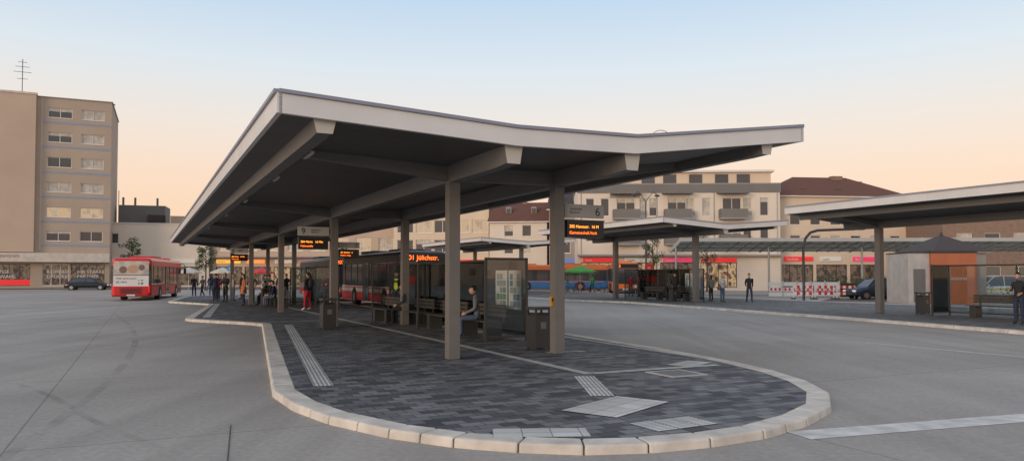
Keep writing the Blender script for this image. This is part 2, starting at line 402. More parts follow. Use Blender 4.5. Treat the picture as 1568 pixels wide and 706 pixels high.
canopy('bus_station_canopy',prof,-2.8,43.4,main_cols,[(-3.05,.22,.32),(0,.33,.32),(2.33,.33,.32),(5.5,.22,.28)])
b=B()
m_lamp=M('fixture_white',(.6,.6,.6),.4)
for v in (-.6,3.0,8.5,14,22):
    b.box(-2.84,-2.78,v,v+.7,3.84,3.88,m_lamp)
b.fin('strip_light_fixture',F)
b=B();pts=[]
for i in range(11):
    t=math.pi*i/10;pts.append((3.5-.28*math.cos(t),-2.0,4.28+.25*math.sin(t)))
b.tube([(3.22,-2.0,4.2)]+pts,.006,m_dark,6);b.fin('roof_cable',F)
canopy('platform_canopy',[(19.6,4.42),(23.2,4.08),(27.2,4.45)],-36,10.4,[(23.2,8.6),(23.2,-2),(23.2,-12.6),(23.2,-23.2)],[(20.4,.2,.26),(23.2,.33,.36),(26.4,.2,.26)],cw=.26)
canopy('platform_canopy',[(20.4,4.72),(25.0,4.45),(29.8,4.82)],20,34.5,[(25,22.8),(25,31.5)],[(21.3,.2,.26),(25,.33,.36),(28.9,.2,.26)],cw=.3)
canopy('platform_canopy',[(20.4,4.72),(25.0,4.45),(29.8,4.82)],45,60,[(25,46.5),(25,57)],[(21.3,.2,.26),(25,.33,.36),(28.9,.2,.26)],cw=.3)

# ------------------------------------------------------------ passenger info displays
def display(name,u0,u1,v,zc,lines,num,side):
    b=B()
    w=u1-u0
    b.box(u0,u1,v-.09,v+.09,zc-.17,zc+.17,m_black)
    b.box(u0-.015,u1+.015,v-.1,v+.1,zc+.172,zc+.20,m_dark)
    y=v-.093
    for i,l in enumerate(lines):
        b.text(l,.088,(u0+.05,y,zc+.03-.13*i),(1,0,0),(0,0,1),m_led if i else m_ledy)
    b.box(u0-.02,u1+.04,v-.03,v+.03,zc+.25,zc+.53,m_sign)
    b.text(num,.26,(u0+.8*w if side>0 else u0+.08,v-.034,zc+.30),(1,0,0),(0,0,1),m_black)
    b.text('Stadtmitte\nBahnhof',.07,(u0+.10 if side>0 else u0+.38,v-.034,zc+.41),(1,0,0),(0,0,1),m_black)
    cx=u0-.2 if side>0 else u1+.2
    b.prism((cx,v,zc+.14),((u0 if side>0 else u1),v,zc+.14),.05,.05,m_dark);b.prism((cx,v,zc+.42),((u0-.02 if side>0 else u1+.04),v,zc+.42),.05,.05,m_dark)
    b.fin(name,F)
display('departure_display',2.52,3.42,0,2.72,['205 Hansastr.  16 M','Gemeinschaft.Verk'],'6',1)
display('departure_display',-1.1,-.2,10.15,2.74,['206 Markt   16 Min','Haltestelle'],'9',-1)
display('departure_display',2.52,3.42,20.3,2.74,['201 Jülichstr.  5','Abfahrt Steig'],'7',1)
display('departure_display',-1.1,-.2,30.45,2.74,['206 Markt   16 Min','Haltestelle'],'8',-1)

# ------------------------------------------------------------ litter bins, glass shelters, benches
def bin_(u,v,z=.14):
    b=B();b.box(-.2,.2,-.2,.2,.04,.74,m_dark);b.box(-.22,.22,-.22,.22,.86,.93,m_dark)
    for x in (-.19,.15):
        for y in (-.19,.15): b.box(x,x+.04,y,y+.04,.0,.86,m_dark)
    b.box(-.17,.17,-.17,.17,.74,.80,m_black)
    b.box(-.07,.07,-.206,-.202,.45,.6,m_steel)
    b.fin('litter_bin',F@frame((u,v),(1,0.05),z),bevel=.012)
bin_(-.35,9.35);bin_(2.48,1.1);bin_(.5,28.5);bin_(23.9,7.1);bin_(24.6,24.5)
def poster(b,u,v0,v1,z0,z1,cols,side=-1):
    x=u+side*.03
    b.box(min(u+side*.012,x),max(u+side*.012,x),v0,v1,z0,z1,m_white)
    x2=x+side*.003
    rnd=random.Random(int(v0*100))
    n=5
    for i in range(n):
        for j in range(3):
            if rnd.random()<.75:
                a=v0+.06+(v1-v0-.12)*j/3;c=a+(v1-v0-.12)/3*.9
                d=z0+.06+(z1-z0-.12)*i/n;e=d+(z1-z0-.12)/n*.85
                b.quad((x2,a,d),(x2,c,d),(x2,c,e),(x2,a,e),rnd.choice(cols))
m_p1=M('poster_blue',(.12,.22,.35),.5);m_p2=M('poster_text',(.35,.35,.36),.5);m_p3=M('poster_yellow',(.6,.45,.1),.5);m_p4=M('poster_green',(.15,.3,.18),.5)
def shelter(name,u,v0,v1,n,z=.14,H=2.05,ret=-1,r=1.1):
    b=B()
    L=(v1-v0)/n
    for i in range(n+1):
        v=v0+L*i;b.box(u-.03,u+.03,v-.03,v+.03,z,z+H,m_dark)
    for i in range(n):
        a=v0+L*i+.04;c=v0+L*(i+1)-.04
        b.box(u-.025,u+.025,a,c,z+H-.06,z+H,m_dark);b.box(u-.025,u+.025,a,c,z+.10,z+.15,m_dark)
        b.box(u-.005,u+.005,a,c,z+.15,z+H-.06,m_glass)
    for v in (v0,v1,v0+L*(n//2)):
        e=u+ret*r
        b.box(e-.025,e+.025,v-.031,v+.031,z,z+H,m_dark)
        x0,x1=sorted((e-ret*.03,u+ret*.04))
        b.box(x0,x1,v-.025,v+.025,z+H-.06,z+H-.002,m_dark);b.box(x0,x1,v-.025,v+.025,z+.1,z+.15,m_dark)
        b.box(x0,x1,v-.005,v+.005,z+.15,z+H-.06,m_glass)
    poster(b,u,v0+.25,v0+.95,z+.75,z+1.75,[m_p1,m_p2,m_p2,m_p3],ret)
    poster(b,u,v0+1.05,v0+1.75,z+.75,z+1.75,[m_p2,m_p2,m_p4],ret)
    b.fin(name,F)
shelter('glass_shelter',3.15,3.0,13.0,4)
shelter('glass_shelter',3.15,23.0,30.0,3)
shelter('glass_shelter',24.3,-4.5,6.2,4)
shelter('glass_shelter',26.2,23.5,30.5,3)
def bench(u,v,L,z=.14,back=True):
    b=B()
    for k in range(5): b.box(-.24+.1*k,-.16+.1*k,0,L,.43,.465,m_wood)
    for y in (.12,L-.36):
        b.box(-.2,.22,y,y+.24,0,.43,m_dark)
    if back:
        for k in range(3): b.box(.27,.30,0,L,.56+.11*k,.65+.11*k,m_wood)
        for y in (.2,L-.26): b.box(.31,.35,y,y+.06,.40,.87,m_dark);b.box(.2,.35,y,y+.06,.395,.43,m_dark)
    b.fin('bench',F@frame((u,v),(1,0),z),bevel=.006)
bench(2.55,3.5,2.0);bench(2.55,6.0,2.2);bench(2.55,8.7,1.9);bench(2.2,11.0,1.9);bench(.9,25,2.0);bench(.9,28,2.0)
bench(23.7,-.8,2.6);bench(23.7,2.4,2.6);bench(25.6,24.2,2.2);bench(25.6,27,2.2)
b=B();b.box(-.022,.022,-.04,.04,0,.20,M('yellow_box',(.55,.27,.03),.5));b.box(-.015,.015,-.045,-.041,.1,.17,m_black);b.fin('ticket_validator',F@frame((2.19,.0),(1,0),1.12),bevel=.006)

# ------------------------------------------------------------ buses
def rrect(w,l,r,n=5):
    P=[]
    for cx,cy,a0 in ((w/2-r,l/2-r,0),(-w/2+r,l/2-r,90),(-w/2+r,-l/2+r,180),(w/2-r,-l/2+r,270)):
        for i in range(n+1):
            t=math.radians(a0+90*i/n);P.append((cx+r*math.cos(t),cy+r*math.sin(t)))
    return P
m_red=M('bus_paint_red',(.58,.020,.022),.3,var=.06)
m_dred=M('bus_paint_dark_red',(.30,.02,.02),.35,var=.06)
m_bwhite=M('bus_paint_white',(.62,.60,.58),.35,var=.05)
m_orange=M('bus_paint_orange',(.72,.17,.03),.35,var=.06)
m_bblue=M('bus_paint_blue',(.04,.17,.38),.35,var=.06)
m_grey=M('bus_paint_silver',(.30,.30,.30),.35,var=.05)
def bus(name,pos,fwd,body,roofc,accent,dest=None,L=12.0,W=2.5,rear_ad=False,upper=None,skirt=None):
    b=B();upper=upper or roofc
    fwd=Vector(fwd).normalized();xd=(fwd.y,-fwd.x)
    def ring(z,ins): return [(p[0],p[1],z) for p in rrect(W-2*ins,L-2*ins,.28-ins*.2)]
    sk=skirt or body
    lv=[(.30,.03,sk),(.42,0,sk),(.80,0,body),(1.12,0,body),(1.14,.018,m_wing),(2.36,.03,m_wing),(2.38,.008,upper),(2.72,.03,roofc),(2.86,.12,roofc),(2.93,.34,roofc)]
    for (z0,i0,_),(z1,i1,mt_) in zip(lv,lv[1:]):
        A=ring(z0,i0);C=ring(z1,i1);n=len(A)
        b.add(A+C,[(i,(i+1)%n,(i+1)%n+n,i+n) for i in range(n)],sk if z1<.81 else mt_,False)
    b.add(ring(2.93,.34),[tuple(range(24))],roofc);b.add(ring(.30,.03),[tuple(range(24))[::-1]],m_black)
    hx=W/2
    for sx in (-1,1):
        for k in range(8):
            y=-L/2+.9+k*(L-1.8)/7
            x=sorted((sx*(hx-.035),sx*(hx-.008)));b.box(x[0],x[1],y-.04,y+.04,1.14,2.36,m_black)
        x=sorted((sx*(hx-.03),sx*(hx+.004)));
        b.box(x[0],x[1],-L/2+.5,L/2-.5,1.0,1.07,accent)
        for y in (-L/2+3.2,L/2-2.7):
            b.cyl((sx*(hx-.3),y,.5),(sx*(hx+.004),y,.5),.56,m_black,n=20)
            b.cyl((sx*(hx-.3),y,.48),(sx*(hx+.02),y,.48),.47,m_rub,n=20)
            b.cyl((sx*(hx-.1),y,.48),(sx*(hx+.026),y,.48),.25,m_chrome,n=14)
            for q in range(6):
                t=q*math.pi/3;b.cyl((sx*(hx+.026),y+.16*math.cos(t),.48+.16*math.sin(t)),(sx*(hx+.035),y+.16*math.cos(t),.48+.16*math.sin(t)),.025,m_dark,n=6)
    for y in (L/2-1.2,-.3):
        b.box(hx-.03,hx+.006,y-.62,y+.62,.36,2.40,m_wing);b.box(hx+.006,hx+.012,y-.02,y+.02,.36,2.4,m_black)
        for q in (-.62,.58): b.box(hx+.006,hx+.012,y+q,y+q+.04,.36,2.4,m_black)
    y=L/2
    b.box(-hx+.14,hx-.14,y-.05,y+.012,.95,2.38,m_wing);b.box(-hx+.1,hx-.1,y-.05,y+.018,2.40,2.78,m_black)
    if dest: b.text(dest,.33,(hx-.22,y+.022,2.47),(-1,0,0),(0,0,1),m_led)
    b.box(-hx+.1,hx-.1,y-.05,y+.02,.28,.52,m_dark)
    for sx in (-1,1):
        b.cyl((sx*.92,y-.03,.72),(sx*.92,y+.02,.72),.1,M('headlamp_glass',(.8,.8,.75),.15,emit=.5),n=14)
        b.cyl((sx*.70,y-.03,.70),(sx*.70,y+.018,.70),.07,m_chrome,n=12)
        b.tube([(sx*(hx-.1),y-.1,2.75),(sx*(hx+.18),y+.22,2.6),(sx*(hx+.2),y+.24,2.3)],.025,m_black)
        b.box(sx*(hx+.2)-.1,sx*(hx+.2)+.1,y+.2,y+.28,1.85,2.3,m_black)
    b.tube([(-.7,y+.03,1.0),(-.1,y+.03,1.55)],.012,m_black,5);b.tube([(.5,y+.03,1.0),(1.0,y+.03,1.55)],.012,m_black,5)
    b.box(-.26,.26,y+.02,y+.03,.40,.51,m_white)
    y=-L/2
    if rear_ad:
        b.box(-hx+.16,hx-.16,y-.012,y+.05,1.75,2.68,m_winc)
        b.ell((.1,y-.012,2.15),.35,.004,.28,M('ad_beige',(.5,.30,.2),.6));b.ell((-.5,y-.012,2.1),.25,.004,.24,M('ad_dark',(.2,.12,.1),.6));b.ell((.65,y-.012,2.25),.2,.004,.2,M('ad_dark',(.2,.12,.1),.6))
        b.box(-hx+.16,hx-.16,y-.014,y+.05,.98,1.70,m_white)
        b.text('WIR BRINGEN',.2,(-.95,y-.02,1.44),(1,0,0),(0,0,1),accent);b.text('SIE HIN!',.2,(-.95,y-.02,1.20),(1,0,0),(0,0,1),m_black)
        for q in range(5):
            for w_ in range(5):
                if (q*3+w_*5+q*w_)%3: b.box(.45+.08*q,.51+.08*q,y-.018,y-.0145,1.03+.08*w_,1.09+.08*w_,m_black)
    else: b.box(-hx+.2,hx-.2,y-.012,y+.05,1.5,2.3,m_wing)
    m_tail=M('tail_light_red',(.7,.03,.02),.3,emit=.5)
    for sx in (-1,1):
        for z in (.62,.78,.94): b.cyl((sx*(hx-.14),y-.02,z),(sx*(hx-.14),y+.05,z),.06,m_tail,n=12)
        b.cyl((sx*(hx-.14),y-.02,2.6),(sx*(hx-.14),y+.05,2.6),.05,m_tail,n=10)
    b.box(-.7,.7,y-.008,y+.05,.45,.88,accent)
    for q in range(5): b.box(-.6,.6,y-.014,y-.008,.50+.07*q,.53+.07*q,m_black)
    b.box(-.26,.26,y-.02,y-.008,.33,.43,m_white)
    b.box(-hx+.08,hx-.08,y-.02,y+.05,.28,.32,m_dark)
    b.box(-.8,.8,-3.0,-.4,2.93,3.1,roofc);b.box(-.7,.7,2.2,4.0,2.93,3.06,roofc)
    b.fin(name,frame(pos,xd),bevel=.015)
fw=Vector((-.26,.966)).normalized()
c=Vector((-25.75,50.8))+fw*6.3
bus('city_bus',c,fw,m_red,m_red,m_dred,None,L=12.6,rear_ad=True,upper=m_red)
bus('city_bus',I(6.95,27.2),(-DX.x,-DX.y),m_bwhite,m_dark,m_red,'201 Jülichstr.',upper=m_dark,skirt=m_red)
bus('city_bus',I(6.95,41.5),(-DX.x,-DX.y),m_grey,m_dark,m_red,'203 Markt',skirt=m_red)
bus('city_bus',(5.0,86.5),(-.98,.06),m_bblue,m_orange,m_orange,None,L=12)
bus('city_bus',(-8.5,84),(-1,.02),m_grey,m_bwhite,m_bblue,None,L=12)
bus('city_bus',(10.9,74),(-.1,-1),m_orange,m_orange,m_bwhite,'E 12',L=11)

# ------------------------------------------------------------ cars
def car(name,pos,fwd,paint,L=4.3,W=1.78,Hh=1.48,wagon=False,stripe=None):
    b=B();hw=W/2
    def sec(y,zt,k,z0=.28):
        return [(-hw*k,y,z0),(-hw*k,y,z0+.3),(-hw*k*.97,y,zt-.08),(-hw*k*.86,y,zt),(hw*k*.86,y,zt),(hw*k*.97,y,zt-.08),(hw*k,y,z0+.3),(hw*k,y,z0)]
    st=[(-L/2,.72,.80),(-L/2+.12,.90,.92),(-L/2+.6,.95,1),(-.3,.96,1),(L/2-1.2,.94,1),(L/2-.6,.86,.97),(L/2-.15,.72,.9),(L/2,.55,.78)]
    R=[sec(y,z,k) for y,z,k in st]
    vs=[p for r in R for p in r];fs=[]
    for i in range(len(R)-1):
        for j in range(8):
            k=(j+1)%8;fs.append((i*8+j,i*8+k,(i+1)*8+k,(i+1)*8+j))
    fs.append(tuple(range(8))[::-1]);fs.append(tuple(range((len(R)-1)*8,len(R)*8)))
    b.add(vs,fs,paint,True)
    rear=-L/2+.12 if wagon else -L/2+.35
    cab=[(rear,.93,.84),(rear+.35 if wagon else rear+.75,Hh-.06,.70),(.05,Hh,.72),(.55,Hh-.07,.71),(L/2-1.05,.93,.84)]
    vs=[]
    for y,z,k in cab: vs+=[(-hw*k,y,z),(hw*k,y,z)]
    lo=[(-hw*.9,cab[0][0],.9),(hw*.9,cab[0][0],.9),(-hw*.9,cab[-1][0],.9),(hw*.9,cab[-1][0],.9)]
    n=len(vs);vs+=lo
    b.add(vs,[(0,1,3,2)],m_wing);b.add(vs,[(2,3,5,4),(4,5,7,6)],paint,True);b.add(vs,[(6,7,9,8)],m_wing)
    b.add(vs,[(0,2,4,6,8,n+2,n)],m_wing);b.add(vs,[(1,n+1,n+3,9,7,5,3)],m_wing)
    for s_ in (-1,1):
        for (y0,z0,k0),(y1,z1,k1) in ((cab[1],cab[0]),(cab[3],cab[4])):
            b.cyl((s_*hw*k0,y0,z0),(s_*hw*k1*1.02,y1,z1),.035,paint,n=6)
        b.cyl((s_*hw*.72,-.1,Hh-.02),(s_*hw*.88,-.1,.93),.03,paint,n=6)
        b.tube([(s_*hw*k,y,z) for y,z,k in cab[1:4]],.03,paint,6)
        b.ell((s_*(hw+.06),L/2-1.3,1.0),.09,.07,.07,paint,8,6)
        for y in (-L/2+.8,L/2-.85):
            b.cyl((s_*(hw-.22),y,.33),(s_*(hw+.006),y,.33),.36,m_black,n=18)
            b.cyl((s_*(hw-.2),y,.31),(s_*(hw+.012),y,.31),.31,m_rub,n=18);b.cyl((s_*(hw-.1),y,.31),(s_*(hw+.02),y,.31),.19,m_chrome,n=12)
        b.box(s_*.62-.14,s_*.62+.14,L/2-.18,L/2-.02,.56,.67,M('headlamp_glass',(.8,.8,.75),.15,emit=.5))
        b.box(s_*.66-.12,s_*.66+.12,-L/2-.01,-L/2+.1,.62,.78,M('tail_light_red',(.7,.03,.02),.3,emit=.5))
        if stripe: 
            x=sorted((s_*(hw-.02),s_*(hw+.006)));b.box(x[0],x[1],-L/2+.3,L/2-.5,.62,.76,stripe)
    b.box(-.26,.26,-L/2-.02,-L/2,.45,.56,m_white)
    fwd=Vector(fwd).normalized();b.fin(name,frame(pos,(fwd.y,-fwd.x)))
m_cblack=M('car_paint_black',(.018,.02,.024),.2,var=.05);m_cblue=M('car_paint_dark_blue',(.02,.035,.06),.2,var=.05);m_cwhite=M('car_paint_white',(.68,.68,.66),.25,var=.04);m_csil=M('car_paint_silver',(.38,.38,.39),.3,var=.05)
car('parked_car',(-50.5,89.5),(.96,.28),m_cblack,L=4.7)
car('parked_car',(26.2,54),(-1,-.1),m_cblue,L=4.3,Hh=1.5)
car('parked_car',(28.6,57.5),(-1,-.2),m_cblack,L=4.2)
car('parked_car',(36.5,56.5),(-1,.1),m_cwhite,L=4.8,Hh=1.7,wagon=True,stripe=M('stripe_yellow',(.6,.5,.05),.4))
car('parked_car',(33.2,64.5),(-1,-.1),m_csil,L=4.3)
car('parked_car',(-2,90),(1,0),m_bblue)

# ------------------------------------------------------------ buildings
def building(name,p0,p1,D,H,wins,wall,roof='flat',roofm=None,rh=3,side_wins=None,extra=None,recess=.18,sill=True,over=.3,frames=True):
    p0=Vector(p0);p1=Vector(p1);W=(p1-p0).length;b=B()
    def wallf(X,Wd,wins):
        xs=sorted(set([0,Wd]+[w[0] for w in wins]+[w[1] for w in wins]));zs=sorted(set([0,H]+[w[2] for w in wins]+[w[3] for w in wins]))
        for i in range(len(xs)-1):
            for j in range(len(zs)-1):
                cx=(xs[i]+xs[i+1])/2;cz=(zs[j]+zs[j+1])/2
                if any(w[0]<cx<w[1] and w[2]<cz<w[3] for w in wins): continue
                b.add([(xs[i],0,zs[j]),(xs[i+1],0,zs[j]),(xs[i+1],0,zs[j+1]),(xs[i],0,zs[j+1])],[(0,1,2,3)],wall,False,X)
        for w in wins:
            x0,x1,z0,z1=w[:4];k=w[4] if len(w)>4 else None
            r=recess
            b.add([(x0,0,z0),(x1,0,z0),(x1,r,z0),(x0,r,z0)],[(0,1,2,3)],wall,False,X);b.add([(x0,0,z1),(x0,r,z1),(x1,r,z1),(x1,0,z1)],[(0,1,2,3)],wall,False,X)
            b.add([(x0,0,z0),(x0,r,z0),(x0,r,z1),(x0,0,z1)],[(0,1,2,3)],wall,False,X);b.add([(x1,0,z0),(x1,0,z1),(x1,r,z1),(x1,r,z0)],[(0,1,2,3)],wall,False,X)
            g=k or random.choice([m_wing,m_wing,m_winc,m_wing])
            b.add([(x0,r,z0),(x1,r,z0),(x1,r,z1),(x0,r,z1)],[(0,1,2,3)],g,False,X)
            if frames:
                t=.07;y0,y1=r-.06,r-.004
                fm=m_dark if (x1-x0)>3.2 and z0<1 else m_frame
                b.box(x0,x0+t,y0,y1,z0,z1,fm,X);b.box(x1-t,x1,y0,y1,z0,z1,fm,X);b.box(x0+t,x1-t,y0,y1,z0,z0+t,fm,X);b.box(x0+t,x1-t,y0,y1,z1-t,z1,fm,X)
                n=max(1,round((x1-x0)/1.1))
                for q in range(1,n): 
                    xx=x0+(x1-x0)*q/n;b.box(xx-.035,xx+.035,y0+.003,y1,z0+t,z1-t,fm,X)
                if random.random()<.35 and g is m_wing and (x1-x0)<4: 
                    zz=z1-t-(z1-z0)*random.choice([.3,.5,.2]);b.box(x0+t,x1-t,r-.028,r-.012,zz,z1-t,m_winc,X)
            if sill and (x1-x0)<3.2: b.box(x0-.06,x1+.06,-.06,r-.062,z0-.06,z0-.001,m_frame,X)
    wallf(Matrix.Identity(4),W,wins)
    wallf(Matrix.Translation((W,0,0))@Matrix.Rotation(math.radians(90),4,'Z'),D,side_wins or [])
    wallf(Matrix.Translation((0,D,0))@Matrix.Rotation(math.radians(-90),4,'Z'),D,side_wins or [])
    b.quad((W,D,0),(0,D,0),(0,D,H),(W,D,H),wall)
    rm=roofm or m_dark
    if roof=='flat':
        b.quad((0,0,H-.2),(W,0,H-.2),(W,D,H-.2),(0,D,H-.2),rm)
        t=.12
        b.box(-t,W+t,-t,.2,H-.0,H+.12,m_frame if roofm is None else rm);b.box(-t,W+t,D-.2,D+t,H,H+.12,rm)
        b.box(-t,.2,.2,D-.2,H,H+.12,rm);b.box(W-.2,W+t,.2,D-.2,H,H+.12,rm)
    elif roof=='gable':
        o=over
        b.add([(-o,-o,H-.1),(W+o,-o,H-.1),(W+o,D/2,H+rh),(-o,D/2,H+rh)],[(0,1,2,3)],rm);b.add([(-o,D+o,H-.1),(-o,D/2,H+rh),(W+o,D/2,H+rh),(W+o,D+o,H-.1)],[(0,1,2,3)],rm)
        b.add([(0,0,H),(0,D,H),(0,D/2,H+rh-.02)],[(0,1,2)],wall);b.add([(W,0,H),(W,D/2,H+rh-.02),(W,D,H)],[(0,1,2)],wall)
        b.box(-o,W+o,-o-.1,-o,H-.16,H-.04,m_frame)
    elif roof=='hip':
        o=over;k=min(D/2,rh*1.6)
        a=[(-o,-o,H-.05),(W+o,-o,H-.05),(W+o,D+o,H-.05),(-o,D+o,H-.05),(k,D/2,H+rh),(W-k,D/2,H+rh)]
        b.add(a,[(0,1,5,4),(1,2,5),(2,3,4,5),(3,0,4)],rm)
        b.box(-o,W+o,-o-.1,-o,H-.14,H-.02,m_frame);b.add([a[3],a[2],a[1],a[0]],[(0,1,2,3)],m_frame)
    if extra: extra(b,W)
    return b.fin(name,frame(p0,p1-p0))
w_beige=M('render_beige',(.53,.40,.30),.85,var=.06,scale=.3,bump=.1)
w_grey=M('render_grey_beige',(.45,.35,.27),.85,var=.06,scale=.3,bump=.1)
w_white=M('render_white',(.72,.62,.51),.85,var=.06,scale=.3)
w_cream=M('render_cream',(.70,.55,.40),.85,var=.06,scale=.3)
w_dgrey=M('render_dark_grey',(.19,.175,.165),.8,var=.08,scale=.4)
w_mgrey=M('render_mid_grey',(.33,.30,.275),.8,var=.08,scale=.4)
w_brick=M('brown_brick',(.25,.165,.12),.85,var=.15,scale=3)
r_tile=M('brown_roof_tiles',(.15,.058,.034),.85,var=.2,scale=5)
r_slate=M('dark_roof_slate',(.065,.045,.04),.7,var=.2,scale=5)
band=M('spandrel_blue_grey',(.29,.32,.38),.7,var=.05)
shop=mat_lit('shop_interior_warm',[(.05,.04,.035),(.40,.22,.10),(.9,.62,.34),(.08,.05,.04),(.5,.10,.06)],.55,1.6)
shopd=mat_lit('shop_interior_dim',[(.02,.02,.02),(.10,.06,.04),(.3,.2,.13),(.03,.02,.02)],.5,1.9)
def sg(n,c,e=1.6): return M('sign_'+n,c,.5,var=.03,emit=e)
s_red=sg('red',(.75,.03,.03),.4);s_pink=sg('pink',(.75,.05,.16),.4);s_yel=sg('yellow',(.85,.45,.06),.6);s_wh=sg('white',(.7,.66,.6),.12);s_grn=sg('green',(.1,.4,.12),.4);s_blue=sg('blue',(.1,.2,.5),.3);s_or=sg('orange',(.9,.25,.03),.7)
def shops(W,x0=.4,h=3.0,mat=None,wd=4.2,dark=.5):
    out=[];x=x0
    while x+wd<=W-.2:
        out.append((x,x+wd-.35,.35,h,mat or (shopd if random.random()<dark else shop)));x+=wd
    return out
def shop_signs(b,W,z,names,cols,x0=.4,wd=4.2,h=.5):
    x=x0;i=0
    while x+wd<=W-.2:
        c=cols[i%len(cols)];k=[.1,.8,.4,.1,1.1][i%5]
        b.box(x+.1+k*.3,x+wd-.45-k,-.16,-.004,z,z+h,c)
        tm=m_white if c not in (s_wh,s_yel) else m_black
        b.text(names[i%len(names)],h*.75,(x+.35+k*.3,-.164,z+h*.2),(1,0,0),(0,0,1),tm)
        x+=wd;i+=1
wins=[]
for zc in (22.9,19.7,16.45,13.2,9.95,6.85):
    wins+=[(14.25,17.0,zc-.65,zc+.65,random.choice([m_winc,m_winc,m_wing]) if zc!=9.95 else m_winl),(18.05,20.7,zc-.65,zc+.65,random.choice([m_winc,m_wing,m_winc]) if zc!=9.95 else m_winl)]
wins+=[(13.9,16.9,.4,3.2,shopd),(17.1,21.0,.4,3.2,shopd),(8.0,12.6,.4,3.2,shopd),(3,7.6,.4,3.2,shopd)]
m_mw=M('parapet_light',(.60,.53,.45),.7)
def tower_x(b,W):
    b.box(-.1,13,-.7,-.02,4.7,24.9,w_beige);b.box(-.15,13.1,-.8,-.0,24.9,25.15,m_mw)
    for z in (21.5,18.3,15.0,11.8,8.6,5.5): b.box(13.72,W,-.03,-.003,z,z+.28,band)
    b.box(13.5,13.7,-.05,-.0035,5,24.8,w_beige)
    b.box(-.1,W+.05,-1.3,-.005,3.45,4.6,m_mw)
    b.text('Kopierzentrum\nonline',.62,(7.8,-1.31,4.02),(1,0,0),(0,0,1),M('sign_dark_red_letters',(.3,.02,.02),.5))
    for x,t in ((8,'GROSSE\nAUSWAHL'),(14.2,'KOPIEREN\nDRUCKEN'),(17.6,'IHR STARKER\nPARTNER')):
        b.text(t,.6,(x+.2,.05,2.0),(1,0,0),(0,0,1),m_white)
    b.box(3,7.6,.05,.12,.5,1.6,s_red);b.box(8,12.6,.05,.12,.5,1.2,s_red)
    for x,y in ((9,2),(14.3,3),(19.5,3)):
        b.add([(x,y,24.9),(x+2.2,y,25.3),(x+2.2,y+2,25.5),(x,y+2,25.1)],[(0,1,2,3)],m_dark);b.cyl((x+1,y+1,24.5),(x+1,y+1,25.2),.06,m_dark,n=6)
    ax=10.9
    b.cyl((ax,3,24.6),(ax,3,30.2),.05,m_dark,n=6)
    for z,l in ((29.8,.5),(29.2,.8),(28.5,1.0),(27.6,.6)): b.cyl((ax-l,3,z),(ax+l,3,z),.03,m_dark,n=5)
    b.box(2,8,3,7,24.6,26.0,w_mgrey)
building('apartment_tower',(-73.2,91),(-53.6,100),14,24.8,wins,w_grey,extra=tower_x,roofm=w_mgrey)
def low_x(b,W):
    shop_signs(b,W,3.5,['Laden','Cafe','Mode'],[s_wh,s_red,s_wh])
    b.box(1.2,7.4,5,10,9,12.0,w_dgrey);b.box(5.2,7.5,4.5,5,9.1,10.6,r_slate);b.box(8.4,10.5,3,6,9,10.4,w_beige)
    for x in (1.6,3.2,6.2): b.cyl((x,6,11.9),(x,6,13.2),.15,w_dgrey,n=8)
    b.tube([(1,6,9),(1,6,14.2)],.05,m_dark,5)
building('shop_building',(-57,104),(-43.6,108),12,9.0,shops(14,.4)+[(1,2.2,6.2,7.6),(10,12.6,6.0,7.4)],w_white,extra=low_x)
def mid_x(b,W):
    shop_signs(b,W,3.5,['Friseur','BACKEREI','Mode','Optik','Reisen','NAGEL'],[s_yel,s_or,s_wh,s_pink,s_red,s_yel,s_wh])
    b.box(0,W,-1.4,-.006,4.3,4.5,w_mgrey)
W=28;wn=shops(27.5,.4)
for k in range(8): wn.append((.9+k*3.3,3.1+k*3.3,5.3,7.2,random.choice([m_winl,m_wing,m_winc,m_winl])))
building('shop_building',(-43.4,109),(-16.6,109),14,8.8,wn,w_beige,extra=mid_x)
wn=shops(14,.4)
for z in (4.9,7.6):
    for k in range(5): wn.append((.5+k*2.6,2.75+k*2.6,z,z+1.75,random.choice([m_winl,m_winc,m_winl,m_wing])))
def o_x(b,W): shop_signs(b,W,3.4,['DROGERIE','BILLIG','APOTHEKE'],[s_pink,s_wh,s_red])
building('office_building',(-16.4,104),(-3.2,103),14,11.0,wn,w_cream,extra=o_x)
def hs(W,zz,step=2.4,wd=1.2,h=1.5):
    out=[];n=int((W-.8)/step)
    o=(W-n*step)/2
    for z in zz:
        for k in range(n): out.append((o+k*step+(step-wd)/2,o+k*step+(step+wd)/2,z,z+h))
    return out
def hx(nm,cols,hh):
    def f(b,W):
        shop_signs(b,W,3.35,nm,cols,wd=3.6)
        for k in range(2):
            x=W*(.25+.45*k);b.box(x,x+.7,2.2,3.2,hh+.3,hh+2.0,w_mgrey)
            b.box(x+.08,x+.62,2.17,2.198,hh+.8,hh+1.8,m_wing)
        b.box(W*.5,W*.5+.6,5,5.6,hh+1.5,hh+3.2,w_brick)
    return f
building('terraced_house',(-3.0,100),(4.6,99),11,8.9,hs(7.6,(4.6,6.9))+shops(7.6,.3,2.9,wd=3.5),w_white,'gable',r_tile,3.0,extra=hx(['Pizza','Kebap'],[s_red,s_grn],9.0))
building('terraced_house',(4.8,97),(9.2,96.5),11,10.3,hs(4.4,(4.6,7.4),2.1,1.1)+shops(4.4,.2,2.9,wd=3.7),w_mgrey,'gable',r_slate,2.8,extra=hx(['TABAK'],[s_blue],10.2))
wn=[]
WW=22.9
for z in (8.8,5.9):
    for x in (.9,2.6,7.0,8.1,12.3,14.1,18.7,20.6):
        wn.append((x,x+.95,z-.3,z+1.75))
    for x in (4.2,10.0,16.2): wn.append((x+.2,x+2.3,z-.5,z+1.75))
wn+=shops(WW,.3,3.2,wd=4.5,dark=.35)
